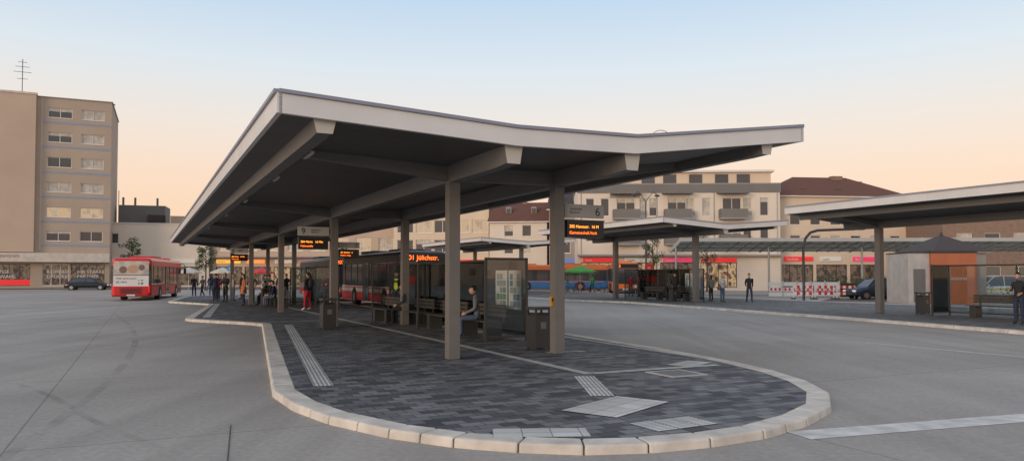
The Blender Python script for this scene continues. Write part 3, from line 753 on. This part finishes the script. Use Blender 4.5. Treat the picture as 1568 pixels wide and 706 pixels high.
def ap_x(b,W):
    b.box(-.1,W+.1,-.10,-.003,11.15,12.1,w_dgrey)
    b.box(3.6,7.0,-.08,-.004,10.6,11.14,w_mgrey)
    for z in (8.2,5.3):
        for x in (3.9,9.7,15.9):
            b.box(x,x+3.0,-1.3,-.09,z-.15,z,w_mgrey)
            b.box(x,x+3.0,-1.3,-1.25,z,z+1.0,w_dgrey);b.box(x,x+.05,-1.24,-.09,z,z+1.0,w_dgrey);b.box(x+2.95,x+3.0,-1.24,-.09,z,z+1.0,w_dgrey)
    for x in (3.9,9.7,15.9): b.box(x-.2,x+3.2,-1.3,-.12,10.95,11.12,w_dgrey)
    b.box(6.3,W-.4,2.0,10,12.0,13.7,w_cream);b.box(6.0,W-.1,1.6,10.4,13.71,13.95,m_frame)
    for x in (7.5,10,13,16,18.5): b.box(x,x+1.5,1.93,1.999,12.2,13.5,m_wing)
    b.box(0,W,-.06,-.02,12.1,12.16,m_chrome)
    b.box(-.1,W+.1,-1.0,-.005,3.9,4.1,w_mgrey)
    for x in (.3,8.9,15.4,22.5): b.cyl((x,-.07,4.2),(x,-.07,11.1),.05,m_sign,n=6)
    shop_signs(b,W,3.25,['Mode','Telefon','Schuhe','Bistro','Spiel'],[s_red,s_wh,s_pink,s_red,s_wh],wd=4.5,h=.45)
building('apartment_building',(7.6,86),(30.4,85),13,12.1,wn,w_white,extra=ap_x,roofm=w_mgrey,sill=False)
def hip_x(b,W):
    b.box(9.6,11.0,5.2,6.0,12.6,14.1,w_brick);b.box(13.5,14.2,6.2,6.8,12,13.6,w_brick)
    for x in (3.5,8):
        b.box(x,x+.9,1.8,1.86,12.05,12.1,m_wing)
    shop_signs(b,W,3.4,['Apotheke','Laden','Bank'],[s_red,s_wh,s_pink])
building('hip_roof_house',(31.0,87),(47.5,89),12,11.0,hs(16.5,(4.9,7.6,),2.5,1.3)+shops(16.5,.3,3.0),w_cream,'hip',r_tile,3.0,extra=hip_x)
building('house_wing',(47.7,90),(52.5,91),10,8.3,hs(4.8,(4.9,),2.3,1.2)+[(1,3.6,.5,2.8)],w_cream,roofm=r_slate)
building('brick_house',(44.8,78),(68,74),12,7.9,hs(23,(1.2,4.6),2.7,1.5)+[],w_brick,'flat',r_slate)
building('apartment_building',(-110,80),(-76,90),14,12,hs(34,(1.5,4.5,7.5),3,1.5),w_grey)
building('shop_building',(69,72),(110,60),14,9,hs(40,(1.5,4.5),3,1.5),w_cream)
b=B();b.box(-80,70,0,14,0,.1,m_pav2)
b.fin('pavement',frame((0,94),(1,0.0)))

# ------------------------------------------------------------ glass passage roof behind the right platform
b=B();mg=M('green_glass_roof',(.30,.36,.31),.2,var=.15,scale=1)
for k in range(9):
    x=k*4
    b.add([(x,0,4.62),(x+3.94,0,4.62),(x+3.94,4.6,3.85),(x,4.6,3.85),(x,0,4.66),(x+3.94,0,4.66),(x+3.94,4.6,3.89),(x,4.6,3.89)],[(3,2,1,0),(4,5,6,7),(0,1,5,4),(2,3,7,6)],mg)
    b.prism((x,-.1,4.90),(x,4.7,4.12),.08,.20,m_sign)
    for q in range(1,4): b.prism((x+q,-.05,4.62),(x+q,4.6,3.84),.04,.05,m_sign)
    b.prism((x,1.5,4.36),(x+3.94,1.5,4.36),.05,.06,m_sign);b.prism((x,3.0,4.11),(x+3.94,3.0,4.11),.05,.06,m_sign)
    if k%2==0: b.cyl((x,2.2,0),(x,2.2,4.2),.09,m_sign,n=10);b.prism((x,-.1,4.68),(x,4.7,3.92),.1,.16,m_sign)
b.box(-.2,36,-.18,-.12,4.55,4.85,m_sign);b.box(-.2,36,4.72,4.78,3.85,4.1,m_sign)
b.fin('glass_passage_roof',frame((14.2,63),(1,-.02)))
b=B();m_ter=M('terracotta_cladding',(.52,.155,.065),.6,var=.1,scale=.8);m_kw=M('kiosk_white_panel',(.5,.46,.42),.6)
b.box(0,1.25,0,3,0,3.05,m_kw);b.box(1.26,3.9,-.2,3,0,3.05,m_ter);b.box(1.23,3.93,-.24,3.04,3.06,3.16,m_dark);b.box(-.03,1.22,-.04,3.04,3.06,3.12,m_dark)
b.box(.3,1.0,-.02,-.002,.1,2.1,m_steel);b.text('Bäckerei',.32,(2.2,-.21,1.45),(1,0,0),(0,0,1),m_white)
for x in (2.1,3.0): b.box(x,x+.006,-.206,-.2,0,3.05,m_dark)
b.fin('kiosk',frame((23.95,45.4),(1,-.06)),bevel=.01)
b=B();b.add([(-2.1,-2.1,0),(2.1,-2.1,0),(2.1,2.1,0),(-2.1,2.1,0),(0,0,1.15)],[(0,1,4),(1,2,4),(2,3,4),(3,0,4)],r_slate);b.box(-2.0,2.0,-2.0,2.0,-.14,-.002,w_mgrey);b.box(-1.8,1.8,-1.8,1.8,-3.3,-.15,w_mgrey)
b.ell((0,0,1.2),.1,.1,.14,m_dark,8,6)
b.fin('pavilion',frame((28.9,50.5),(1,.1),3.35))
m_br=M('barrier_red',(.65,.02,.02),.5)
for k in range(3):
    b=B()
    for x in (0,1.35): b.box(x,x+.06,-.03,.03,0,1.0,m_white);b.box(x-.05,x+.12,-.25,.25,0,.1,m_dark)
    for q in range(6): 
        for z in (.32,.78): b.box(.06+q*.215,.06+(q+1)*.215-.001,-.02,.02,z,z+.2,m_br if q%2 else m_white)
    b.box(.06,1.35,-.01,.01,.55,.6,m_br)
    b.fin('construction_barrier',frame((20.4+k*1.45,54.6-.3*k),(1,-.05+.08*k)))
b=B()
for k in range(5):
    for z in (.1,.5,.9): b.box(k*1.1,k*1.1+1.05,0,.04,z,z+.3,m_white)
    for q in range(3): b.box(k*1.1+.1+q*.33,k*1.1+.26+q*.33,-.004,-.001,.55,.75,m_br)
    b.box(k*1.1+1.05,k*1.1+1.1,-.1,.12,0,1.3,m_kw)
b.fin('site_fence',frame((20.0,58.5),(1,0)))

# ------------------------------------------------------------ lamps, poles
b=B();b.cyl((0,0,0),(0,0,9.0),.11,m_dark,.06)
for s_ in (-1,1):
    P=[(0,0,9.0)]+[(s_*.8*math.sin(t),0,9.0+1.0*math.sin(t)) for t in (.3,.6,.9,1.2,1.5)]+[(s_*1.1,0,9.75)]
    b.tube(P,.035,m_dark,6);b.ell((s_*1.2,0,9.6),.3,.15,.12,m_dark,10,6)
b.fin('street_lamp',frame((13.2,74),(1,.2)))
b=B();P=[(0,0,0),(0,0,3.6),(.15,0,4.2),(.5,0,4.6),(1.0,0,4.75),(3.6,0,4.85)];b.tube(P,.09,m_dark,8);b.box(3.4,4.2,-.12,.12,4.78,4.9,m_dark);b.fin('street_lamp',frame((19.6,50.5),(1,.05)))
def pole_sign(pos,h,mat,t):
    b=B();b.cyl((0,0,0),(0,0,h),.035,m_chrome,n=8);b.box(-.3,.3,-.05,-.036,h-.6,h,mat);b.text(t,.3,(-.12,-.056,h-.45),(1,0,0),(0,0,1),m_white);b.fin('traffic_sign',frame(pos,(1,0)))
pole_sign((-30,80),2.8,m_bblue,'H');pole_sign((11.5,63),2.7,m_br,'H')
for k in range(7):
    b=B();b.cyl((0,0,0),(0,0,.95),.06,m_dark,n=10);b.cyl((0,0,.7),(0,0,.76),.064,m_white,n=10);b.ell((0,0,.95),.06,.06,.04,m_dark,10,6);b.fin('bollard',frame((-46+4.2*k,88+.3*k),(1,0)))

# ------------------------------------------------------------ vegetation
lf1=M('leaf_green_dark',(.03,.05,.018),.7,var=.4,scale=3);lf2=M('leaf_green_light',(.075,.10,.03),.7,var=.4,scale=3);bark=M('bark',(.09,.07,.05),.9)
def leaves(b,c,rx,ry,rz,n,sz,rnd):
    for _ in range(n):
        while True:
            p=Vector((rnd.uniform(-1,1),rnd.uniform(-1,1),rnd.uniform(-1,1)))
            if p.length<1: break
        p=Vector((c[0]+p.x*rx,c[1]+p.y*ry,c[2]+p.z*rz))
        a=Vector((rnd.uniform(-1,1),rnd.uniform(-1,1),rnd.uniform(-1,1))).normalized()*sz*rnd.uniform(.6,1.3);d=a.orthogonal().normalized()*sz*.6
        b.add([p-a,p-d,p+a,p+d],[(0,1,2,3)],lf1 if rnd.random()<.55 else lf2)
def tree(name,pos,h,cr,seed,dens=22):
    rnd=random.Random(seed);b=B();t=h*.42
    b.cyl((0,0,0),(.05,0,t),h*.018+.02,bark,h*.012+.015,n=8)
    b.cyl((.05,0,t),(0,.05,h*.9),h*.012+.015,bark,.015,n=7)
    for k in range(13):
        z=t+(h*.92-t)*k/13;an=rnd.uniform(0,6.28);l=cr*rnd.uniform(.5,1.05)*(1-.55*(k/13)**1.5)
        e=Vector((math.cos(an)*l,math.sin(an)*l,z+l*.55));b.cyl((0.03,0,z),e,.03+h*.003,bark,.008,n=5)
        for q in range(3):
            f=rnd.uniform(.5,1.1);cc=(e.x*f+rnd.uniform(-.2,.2),e.y*f+rnd.uniform(-.2,.2),z+(e.z-z)*f+rnd.uniform(-.1,.2))
            r=cr*rnd.uniform(.18,.32);leaves(b,cc,r,r,r*.8,dens,.09,rnd)
    b.fin(name,frame(pos,(1,0)))
tree('small_tree',(-43.5,86),6.2,1.3,3,26);tree('small_tree',(-35.5,87),5.2,1.4,5,26);tree('small_tree',(-20,90),5.5,1.5,6);tree('small_tree',(20.5,79),6.0,1.7,8)
tree('small_tree',(37,70),5,1.6,9);tree('small_tree',(15,80),6.0,1.5,18)
b=B();rnd=random.Random(4)
b.box(.3,6.6,.3,1.6,0,1.1,lf1)
for k in range(70):
    leaves(b,(rnd.uniform(0,7),rnd.uniform(0,1.9),rnd.uniform(.5,1.6)),.45,.4,.4,26,.08,rnd)
b.fin('hedge',frame((24.5,60.5),(1,0)))
b=B()
for k in range(50): leaves(b,(rnd.uniform(0,10),rnd.uniform(0,1.4),rnd.uniform(.2,.9)),.4,.4,.35,20,.07,rnd)
b.fin('shrub_bed',frame((31.8,49),(1,-.1)))
b=B();b.quad((20.5,50,.006),(34,47,.006),(36,53,.006),(24,56.5,.006),M('bare_soil',(.15,.11,.075),.95,var=.3,scale=2,bump=.4));b.fin('soil_patch',GX)

def parasol(pos,mat,r=1.6):
    b=B();b.cyl((0,0,0),(0,0,2.7),.03,m_chrome,n=6);n=8
    vs=[(r*math.cos(2*math.pi*i/n),r*math.sin(2*math.pi*i/n),2.15) for i in range(n)]+[(0,0,2.75)]+[(r*math.cos(2*math.pi*i/n),r*math.sin(2*math.pi*i/n),1.98) for i in range(n)]
    b.add(vs,[(i,(i+1)%n,n) for i in range(n)]+[(n+1+i,n+1+(i+1)%n,(i+1)%n,i) for i in range(n)],mat);b.fin('parasol',frame(pos,(1,0)))
parasol((6.9,76),M('parasol_green',(.08,.36,.06),.7),1.7);parasol((-40,93),m_mw);parasol((-31,93),m_br,1.5);parasol((-36,93.5),m_mw)
def bicycle(pos,ang,col):
    b=B()
    for y in (-.52,.52):
        b.torus((0,y,.34),(1,0,0),.32,.018,m_rub)
        b.cyl((-.03,y,.34),(.03,y,.34),.03,m_chrome,n=8)
        for q in range(6):
            t=q*math.pi/6;b.cyl((0,y-.31*math.cos(t),.34-.31*math.sin(t)),(0,y+.31*math.cos(t),.34+.31*math.sin(t)),.003,m_chrome,n=3,caps=False)
    for p,q in (((0,-.52,.34),(0,-.05,.30)),((0,-.52,.34),(0,-.16,.78)),((0,-.05,.30),(0,-.2,.9)),((0,-.05,.30),(0,.38,.80)),((0,-.17,.76),(0,.36,.86)),((0,.52,.34),(0,.36,.95))): b.cyl(p,q,.017,col,n=6)
    b.cyl((-.26,.33,.98),(.26,.33,.98),.014,m_dark,n=6);b.box(-.07,.07,-.34,-.1,.9,.95,m_black);b.cyl((-.06,-.05,.3),(.06,-.05,.3),.08,m_dark,n=10)
    b.cyl((.09,-.05,.3),(.09,.1,.2),.012,m_dark,n=5)
    b.fin('bicycle',frame(pos,(math.cos(ang),math.sin(ang))))
for i,(x,y) in enumerate(((5.2,72),(5.9,72.3),(6.6,71.8),(8.3,72.5),(9.2,71),(10.4,62.5))): bicycle((x,y),1.2+.3*i,[m_bblue,m_dark,m_red][i%3])

# ------------------------------------------------------------ people
skin=M('skin',(.48,.29,.20),.6,var=.05);skind=M('skin_dark',(.16,.09,.06),.6,var=.05)
def cloth(n,c): return M('cloth_'+n,c,.85,var=.12,scale=8)
shoe=M('shoe_dark',(.03,.03,.03),.6);shoew=M('shoe_white',(.6,.6,.6),.6)
def person(pos,z,head_deg,h=1.74,pose='stand',top=None,bot=None,hair=None,sk=None,shoes=None,long_hair=False,bag=None,vest=None,skirt=False,hood=False):
    sk=sk or skin;shoes=shoes or shoe
    J={}
    J['pel']=(0,0,.95);J['wa']=(0,0,1.10);J['ch']=(0,.01,1.30);J['nb']=(0,-.01,1.46);J['nk']=(0,.0,1.53)
    for s_,n in ((-1,'l'),(1,'r')):
        J['sh'+n]=(s_*.175,-.01,1.415);J['el'+n]=(s_*.235,-.04,1.13);J['wr'+n]=(s_*.235,.05,.90)
        J['hp'+n]=(s_*.09,0,.90);J['kn'+n]=(s_*.105,.015,.50);J['an'+n]=(s_*.11,-.03,.09);J['to'+n]=(s_*.13,.14,.035)
    if pose=='walk':
        J['knl']=(-.10,.20,.53);J['anl']=(-.10,.25,.10);J['tol']=(-.11,.42,.05);J['knr']=(.10,-.04,.50);J['anr']=(.10,-.27,.13);J['tor']=(.11,-.13,.04)
        J['ell']=(-.24,-.16,1.16);J['wrl']=(-.22,-.12,.92);J['elr']=(.24,.08,1.14);J['wrr']=(.22,.25,.98)
    elif pose=='phone':
        J['elr']=(.23,.02,1.14);J['wrr']=(.12,.26,1.22);J['ell']=(-.23,-.02,1.14);J['wrl']=(-.17,.20,1.05)
    elif pose=='pocket':
        J['elr']=(.29,-.08,1.15);J['wrr']=(.19,.06,.97);J['ell']=(-.29,-.08,1.15);J['wrl']=(-.19,.06,.97)
    elif pose=='contra':
        J['knl']=(-.14,.06,.50);J['anl']=(-.18,.03,.09);J['tol']=(-.24,.18,.035);J['wa']=(.015,0,1.10)
    elif pose=='sit':
        dz=.95-.56
        for k in J: J[k]=(J[k][0],J[k][1],J[k][2]-dz)
        for s_,n in ((-1,'l'),(1,'r')):
            J['hp'+n]=(s_*.10,.04,.54);J['kn'+n]=(s_*.13,.44,.53);J['an'+n]=(s_*.13,.42,.10);J['to'+n]=(s_*.14,.60,.035)
            J['el'+n]=(s_*.25,.06,.78);J['wr'+n]=(s_*.12,.32,.66)
        J['ch']=(0,.05,.92);J['nb']=(0,.06,1.08);J['nk']=(0,.08,1.14)
        for s_,n in ((-1,'l'),(1,'r')): J['sh'+n]=(s_*.175,.05,1.03)
    RR={'pel':(.135,.105),'wa':(.125,.095),'ch':(.15,.105),'nb':(.075,.07),'nk':(.052,.052),'sh':(.068,.068),'el':(.047,.047),'wr':(.032,.03),'hp':(.09,.09),'kn':(.062,.062),'an':(.045,.048),'to':(.042,.032)}
    keys=list(J);E=[('pel','wa'),('wa','ch'),('ch','nb'),('nb','nk')]
    for n in 'lr': E+=[('ch','sh'+n),('sh'+n,'el'+n),('el'+n,'wr'+n),('pel','hp'+n),('hp'+n,'kn'+n),('kn'+n,'an'+n),('an'+n,'to'+n)]
    me=bpy.data.meshes.new('sk');me.from_pydata([J[k] for k in keys],[(keys.index(a),keys.index(c)) for a,c in E],[])
    ob=bpy.data.objects.new('sk',me);COL.objects.link(ob)
    md=ob.modifiers.new('s','SKIN');md.use_smooth_shade=True;md.branch_smoothing=.4
    cl=1.08 if top else 1
    for i,k in enumerate(keys):
        r=RR.get(k) or RR[k[:2]];me.skin_vertices[0].data[i].radius=(r[0]*cl,r[1]*cl);me.skin_vertices[0].data[i].use_root=(k=='pel')
    ob.modifiers.new('ss','SUBSURF').levels=1
    dg=bpy.context.evaluated_depsgraph_get();dg.update();em=bpy.data.meshes.new_from_object(ob.evaluated_get(dg))
    b=B();vs=[v.co.copy() for v in em.vertices];groups={}
    hipz=J['pel'][2]
    def near(c,a,d):
        a=Vector(J[a]);d=Vector(J[d]);t=max(0,min(1,(c-a).dot(d-a)/(d-a).length_squared));return (c-(a+(d-a)*t)).length
    for p in em.polygons:
        c=sum((vs[i] for i in p.vertices),Vector())/len(p.vertices)
        dd=[(near(c,a,e),a,e) for a,e in E];_,a,e=min(dd)
        if a[:2] in('an',) : k=shoes
        elif a[:2]=='kn' and (c-Vector(J[e])).length<.05: k=shoes
        elif a[:2] in('kn','hp'): k=bot
        elif e[:2]=='hp': k=bot if c.z<hipz-.02 else top
        elif e=='nk' and c.z>J['nb'][2]+.045: k=sk
        elif e[:2]=='wr' and (c-Vector(J[e])).length<.04: k=sk
        elif a=='pel' and c.z<hipz-.04: k=bot
        else: k=vest if (vest and a in('pel','wa','ch') and e[:2] not in('sh',)) else top
        groups.setdefault(k,[]).append(tuple(p.vertices))
    base=len(b.v);b.v+= [v for v in vs]
    for k,fs in groups.items():
        mi=b.mi(k)
        for f in fs: b.f.append([i+base for i in f]);b.m.append(mi);b.sm.append(True)
    bpy.data.objects.remove(ob);bpy.data.meshes.remove(me);bpy.data.meshes.remove(em)
    hc=Vector(J['nk'])+Vector((0,.02,.125));x,y,zz=hc
    tilt=.03 if pose in('phone','sit') else 0
    y+=tilt
    b.ell((x,y,zz),.073,.092,.115,sk,14,10);b.ell((x,y+.035,zz-.05),.052,.055,.06,sk,10,7)
    b.cyl((x,y+.085,zz+.012),(x,y+.112,zz-.022),.009,sk,.016,n=6)
    for s_ in (-1,1):
        b.ell((x+s_*.03,y+.083,zz+.012),.011,.008,.008,shoew,8,5);b.ell((x+s_*.03,y+.09,zz+.012),.005,.004,.006,shoe,6,4)
        b.ell((x+s_*.075,y-.005,zz-.005),.01,.02,.03,sk,6,5)
    b.ell((x,y+.084,zz-.055),.024,.008,.006,M('lips',(.35,.13,.11),.6),8,5)
    hair=hair or M('hair_brown',(.05,.03,.02),.7)
    b.ell((x,y-.012,zz+.018),.083,.098,.116,hair,14,10,keep=lambda q:(q.z>.045) or (q.y<.01 and q.z>-.05))
    if long_hair: b.ell((x,y-.055,zz-.08),.075,.05,.15,hair,12,8)
    if hood: b.ell((x,y-.09,zz-.12),.11,.07,.08,top,12,8)
    for n,s_ in (('l',-1),('r',1)):
        w=Vector(J['wr'+n]);e=Vector(J['el'+n]);d=(w-e).normalized();side=Vector((0,1,0)) if abs(d.y)<.8 else Vector((0,0,1))
        side=(side-d*side.dot(d)).normalized();nn=d.cross(side)
        Xh=Matrix.Identity(4);Xh.col[0][:3]=side;Xh.col[1][:3]=nn;Xh.col[2][:3]=d;Xh.col[3][:3]=w
        b.ell((0,0,.045),.040,.018,.055,sk,8,6,X=Xh)
        curl=-s_*.25
        for q,(ox,l) in enumerate(((.030,.062),(.011,.072),(-.009,.067),(-.028,.052))):
            p0=Xh@Vector((ox,0,.082));p1=Xh@Vector((ox,curl*l*.5,.082+l*.55));p2=Xh@Vector((ox,curl*l*1.6,.082+l*.95))
            b.cyl(p0,p1,.0095,sk,.0085,n=5);b.cyl(p1,p2,.0085,sk,.006,n=5)
        p0=Xh@Vector((.036,0,.03));p1=Xh@Vector((.062,curl*.04,.062));p2=Xh@Vector((.066,curl*.08,.09));b.cyl(p0,p1,.012,sk,.01,n=5);b.cyl(p1,p2,.01,sk,.007,n=5)
    if bag=='backpack':
        c=J['ch'];b.ell((c[0],c[1]-.19,c[2]-.04),.15,.10,.23,M('backpack_black',(.03,.03,.035),.8),12,9)
    if bag=='shoulder':
        b.ell((.30,0,.88),.06,.15,.13,M('bag_brown',(.16,.09,.05),.7),10,7);b.tube([(.27,.0,1.0),(.2,0,1.3),(.15,0,1.47)],.01,shoe,5)
    if skirt:
        vs=[];fs=[];n=14
        for j,(z_,r) in enumerate(((1.12,.15),(.9,.19),(.68,.22))):
            for i in range(n): t=2*math.pi*i/n;vs.append((r*math.cos(t),r*.8*math.sin(t),z_))
        for j in range(2):
            for i in range(n): fs.append((j*n+i,j*n+(i+1)%n,(j+1)*n+(i+1)%n,(j+1)*n+i))
        b.add(vs,fs,top,True)
    a=math.radians(head_deg);X=frame(pos,(math.cos(a),math.sin(a)),z)@Matrix.Scale(h/1.775,4)
    b.fin('person',X)
K=cloth
blk=K('black',(.02,.02,.022));nav=K('navy',(.025,.035,.07));gry=K('grey',(.16,.16,.17));red=K('red',(.45,.02,.03));jean=K('denim',(.07,.10,.17));brn=K('brown',(.13,.08,.045));lt=K('light',(.45,.45,.46));ylw=K('hi_vis',(.65,.75,.08));grn=K('green',(.04,.32,.07));teal=K('teal',(.06,.18,.2));bei=K('beige',(.35,.29,.22));ora=K('orange',(.5,.16,.05))
hb=M('hair_black',(.015,.012,.01),.6);hbl=M('hair_blond',(.3,.2,.09),.6)
PZ=.14
person((-25.8,61),G0,200,1.75,'stand',blk,nav,hb)
person((-24.7,60),G0,150,1.7,'walk',gry,blk,hb)
person((-25.2,63),G0,10,1.8,'pocket',nav,jean,None,hood=True)
person((-22.2,56.5),G0,180,1.66,'contra',blk,gry,hb,long_hair=True)
person((-23.6,62),G0,90,1.78,'stand',blk,blk,hb)
person(I(-.9,35.2),PZ,160,1.78,'phone',blk,blk,hb)
person(I(-.3,36.6),PZ,-60,1.7,'contra',bei,jean,hbl,long_hair=True)
person(I(-1.3,37.2),PZ,30,1.76,'pocket',nav,blk,hb)
person(I(-1.0,39.5),PZ,200,1.7,'stand',red,nav,hb)
person(I(.6,40.5),PZ,120,1.82,'contra',blk,jean,None)
person(I(1.6,37.0),PZ,-30,1.66,'phone',gry,blk,hb,long_hair=True)
person(I(.35,33.0),PZ,190,1.76,'pocket',brn,blk,None,hood=True)
person(I(1.5,34.2),PZ,40,1.68,'walk',gry,nav,hb)
person(I(1.9,32.6),PZ,170,1.8,'stand',nav,bei,hb,sk=skind,bag='backpack')
person(I(2.6,34.6),PZ,60,1.74,'pocket',blk,gry,hb)
person(I(.9,31.4),PZ,240,1.64,'stand',lt,blk,hb,long_hair=True)
person(I(-.6,28.6),PZ,120,1.7,'stand',ora,blk,hb,skirt=True,long_hair=True)
person((-9.55,35.2),PZ,60,1.76,'contra',blk,red,hb,bag='backpack',shoes=shoew)
person((-9.0,36.6),PZ,200,1.70,'phone',red,blk,hb,hood=True)
person(I(.62,26.0),PZ,90,1.74,'sit',nav,jean,hb)
person(I(.62,26.8),PZ,90,1.7,'sit',blk,gry,None)
person(I(.62,28.9),PZ,90,1.74,'sit',blk,blk,hb)
person((-5.3,34.6),PZ,150,1.80,'stand',blk,nav,hb,vest=ylw)
person(I(2.4,4.3),PZ,90,1.74,'sit',gry,jean,hb)
person(I(2.4,10.2),PZ,90,1.74,'sit',nav,blk,hb,long_hair=True)
person((7.9,74),G0,20,1.78,'walk',grn,blk,hb)
person((5.6,76),G0,100,1.7,'stand',teal,jean,None)
person((10.3,47.5),PZ,170,1.78,'pocket',blk,blk,hb,hood=True)
person((12.65,45.2),PZ,210,1.72,'phone',lt,jean,hbl,long_hair=True,bag='shoulder')
person((12.5,47.2),PZ,30,1.66,'stand',gry,blk,hb,long_hair=True)
person((14.2,45.0),PZ,175,1.76,'walk',blk,nav,hb)
person((9.5,55),PZ,180,1.7,'stand',nav,gry,hb)
person((9.0,57),PZ,0,1.7,'walk',red,jean,hb)
person((16.78,24.9),PZ,120,1.72,'phone',blk,nav,hb,bag='backpack')
person(I(23.6,1.0),PZ,90,1.74,'sit',bei,blk,hb)
person((-3.2,72),G0,60,1.74,'walk',blk,jean,hb)
person((-33,82),G0,60,1.74,'walk',gry,jean,hb)
person((-31,83),G0,240,1.7,'stand',blk,blk,hb)

# ------------------------------------------------------------ sky, sun, camera
w=bpy.data.worlds.new('World');sc.world=w;w.use_nodes=True;nt=w.node_tree;N=nt.nodes;L=nt.links
for n in list(N): N.remove(n)
out=N.new('ShaderNodeOutputWorld')
el=math.radians(8);S=Vector((-.62,-.78,0)).normalized()
sky=N.new('ShaderNodeTexSky');sky.sky_type='NISHITA';sky.sun_disc=False;sky.sun_elevation=el;sky.sun_rotation=math.atan2(S.x,S.y);sky.air_density=1.0;sky.dust_density=1.0
b1=N.new('ShaderNodeBackground');b1.inputs[1].default_value=.015;L.new(sky.outputs[0],b1.inputs[0])
tc=N.new('ShaderNodeTexCoord');sx=N.new('ShaderNodeSeparateXYZ');L.new(tc.outputs['Generated'],sx.inputs[0])
r=N.new('ShaderNodeValToRGB');e=r.color_ramp.elements
def s2l(c): return tuple(((x/255)/12.92 if x/255<.04045 else (((x/255)+.055)/1.055)**2.4) for x in c)+(1,)
stops=[(0.0,(244,200,172)),(.07,(250,212,180)),(.13,(249,220,196)),(.19,(240,228,217)),(.26,(222,230,236)),(.345,(194,216,237)),(.6,(190,204,224)),(1.0,(188,199,216))]
e[0].position=0;e[0].color=s2l(stops[0][1]);e[1].position=1;e[1].color=s2l(stops[-1][1])
for p,c in stops[1:-1]:
    q=e.new(p);q.color=s2l(c)
L.new(sx.outputs['Z'],r.inputs['Fac'])
b2=N.new('ShaderNodeBackground');b2.inputs[1].default_value=.98;L.new(r.outputs['Color'],b2.inputs[0])
ad=N.new('ShaderNodeAddShader');L.new(b1.outputs[0],ad.inputs[0]);L.new(b2.outputs[0],ad.inputs[1]);L.new(ad.outputs[0],out.inputs[0])
sl=bpy.data.lights.new('sun','SUN');sl.energy=1.5;sl.angle=math.radians(20);sl.color=(1,.78,.60)
so=bpy.data.objects.new('sun',sl);COL.objects.link(so)
dirn=-(Vector((S.x*math.cos(el),S.y*math.cos(el),math.sin(el))))
so.rotation_euler=dirn.to_track_quat('-Z','Y').to_euler();so.location=(-30,-40,20)
cam=bpy.data.cameras.new('camera');co=bpy.data.objects.new('camera',cam);COL.objects.link(co)
co.location=(0,0,1.75);co.rotation_euler=(math.radians(91.7),0,0);cam.sensor_width=36;cam.lens=26.4;cam.shift_y=.0223;cam.clip_end=3000;cam.clip_start=.05
sc.camera=co
sc.view_settings.view_transform='Standard';sc.view_settings.look='None';sc.view_settings.exposure=0
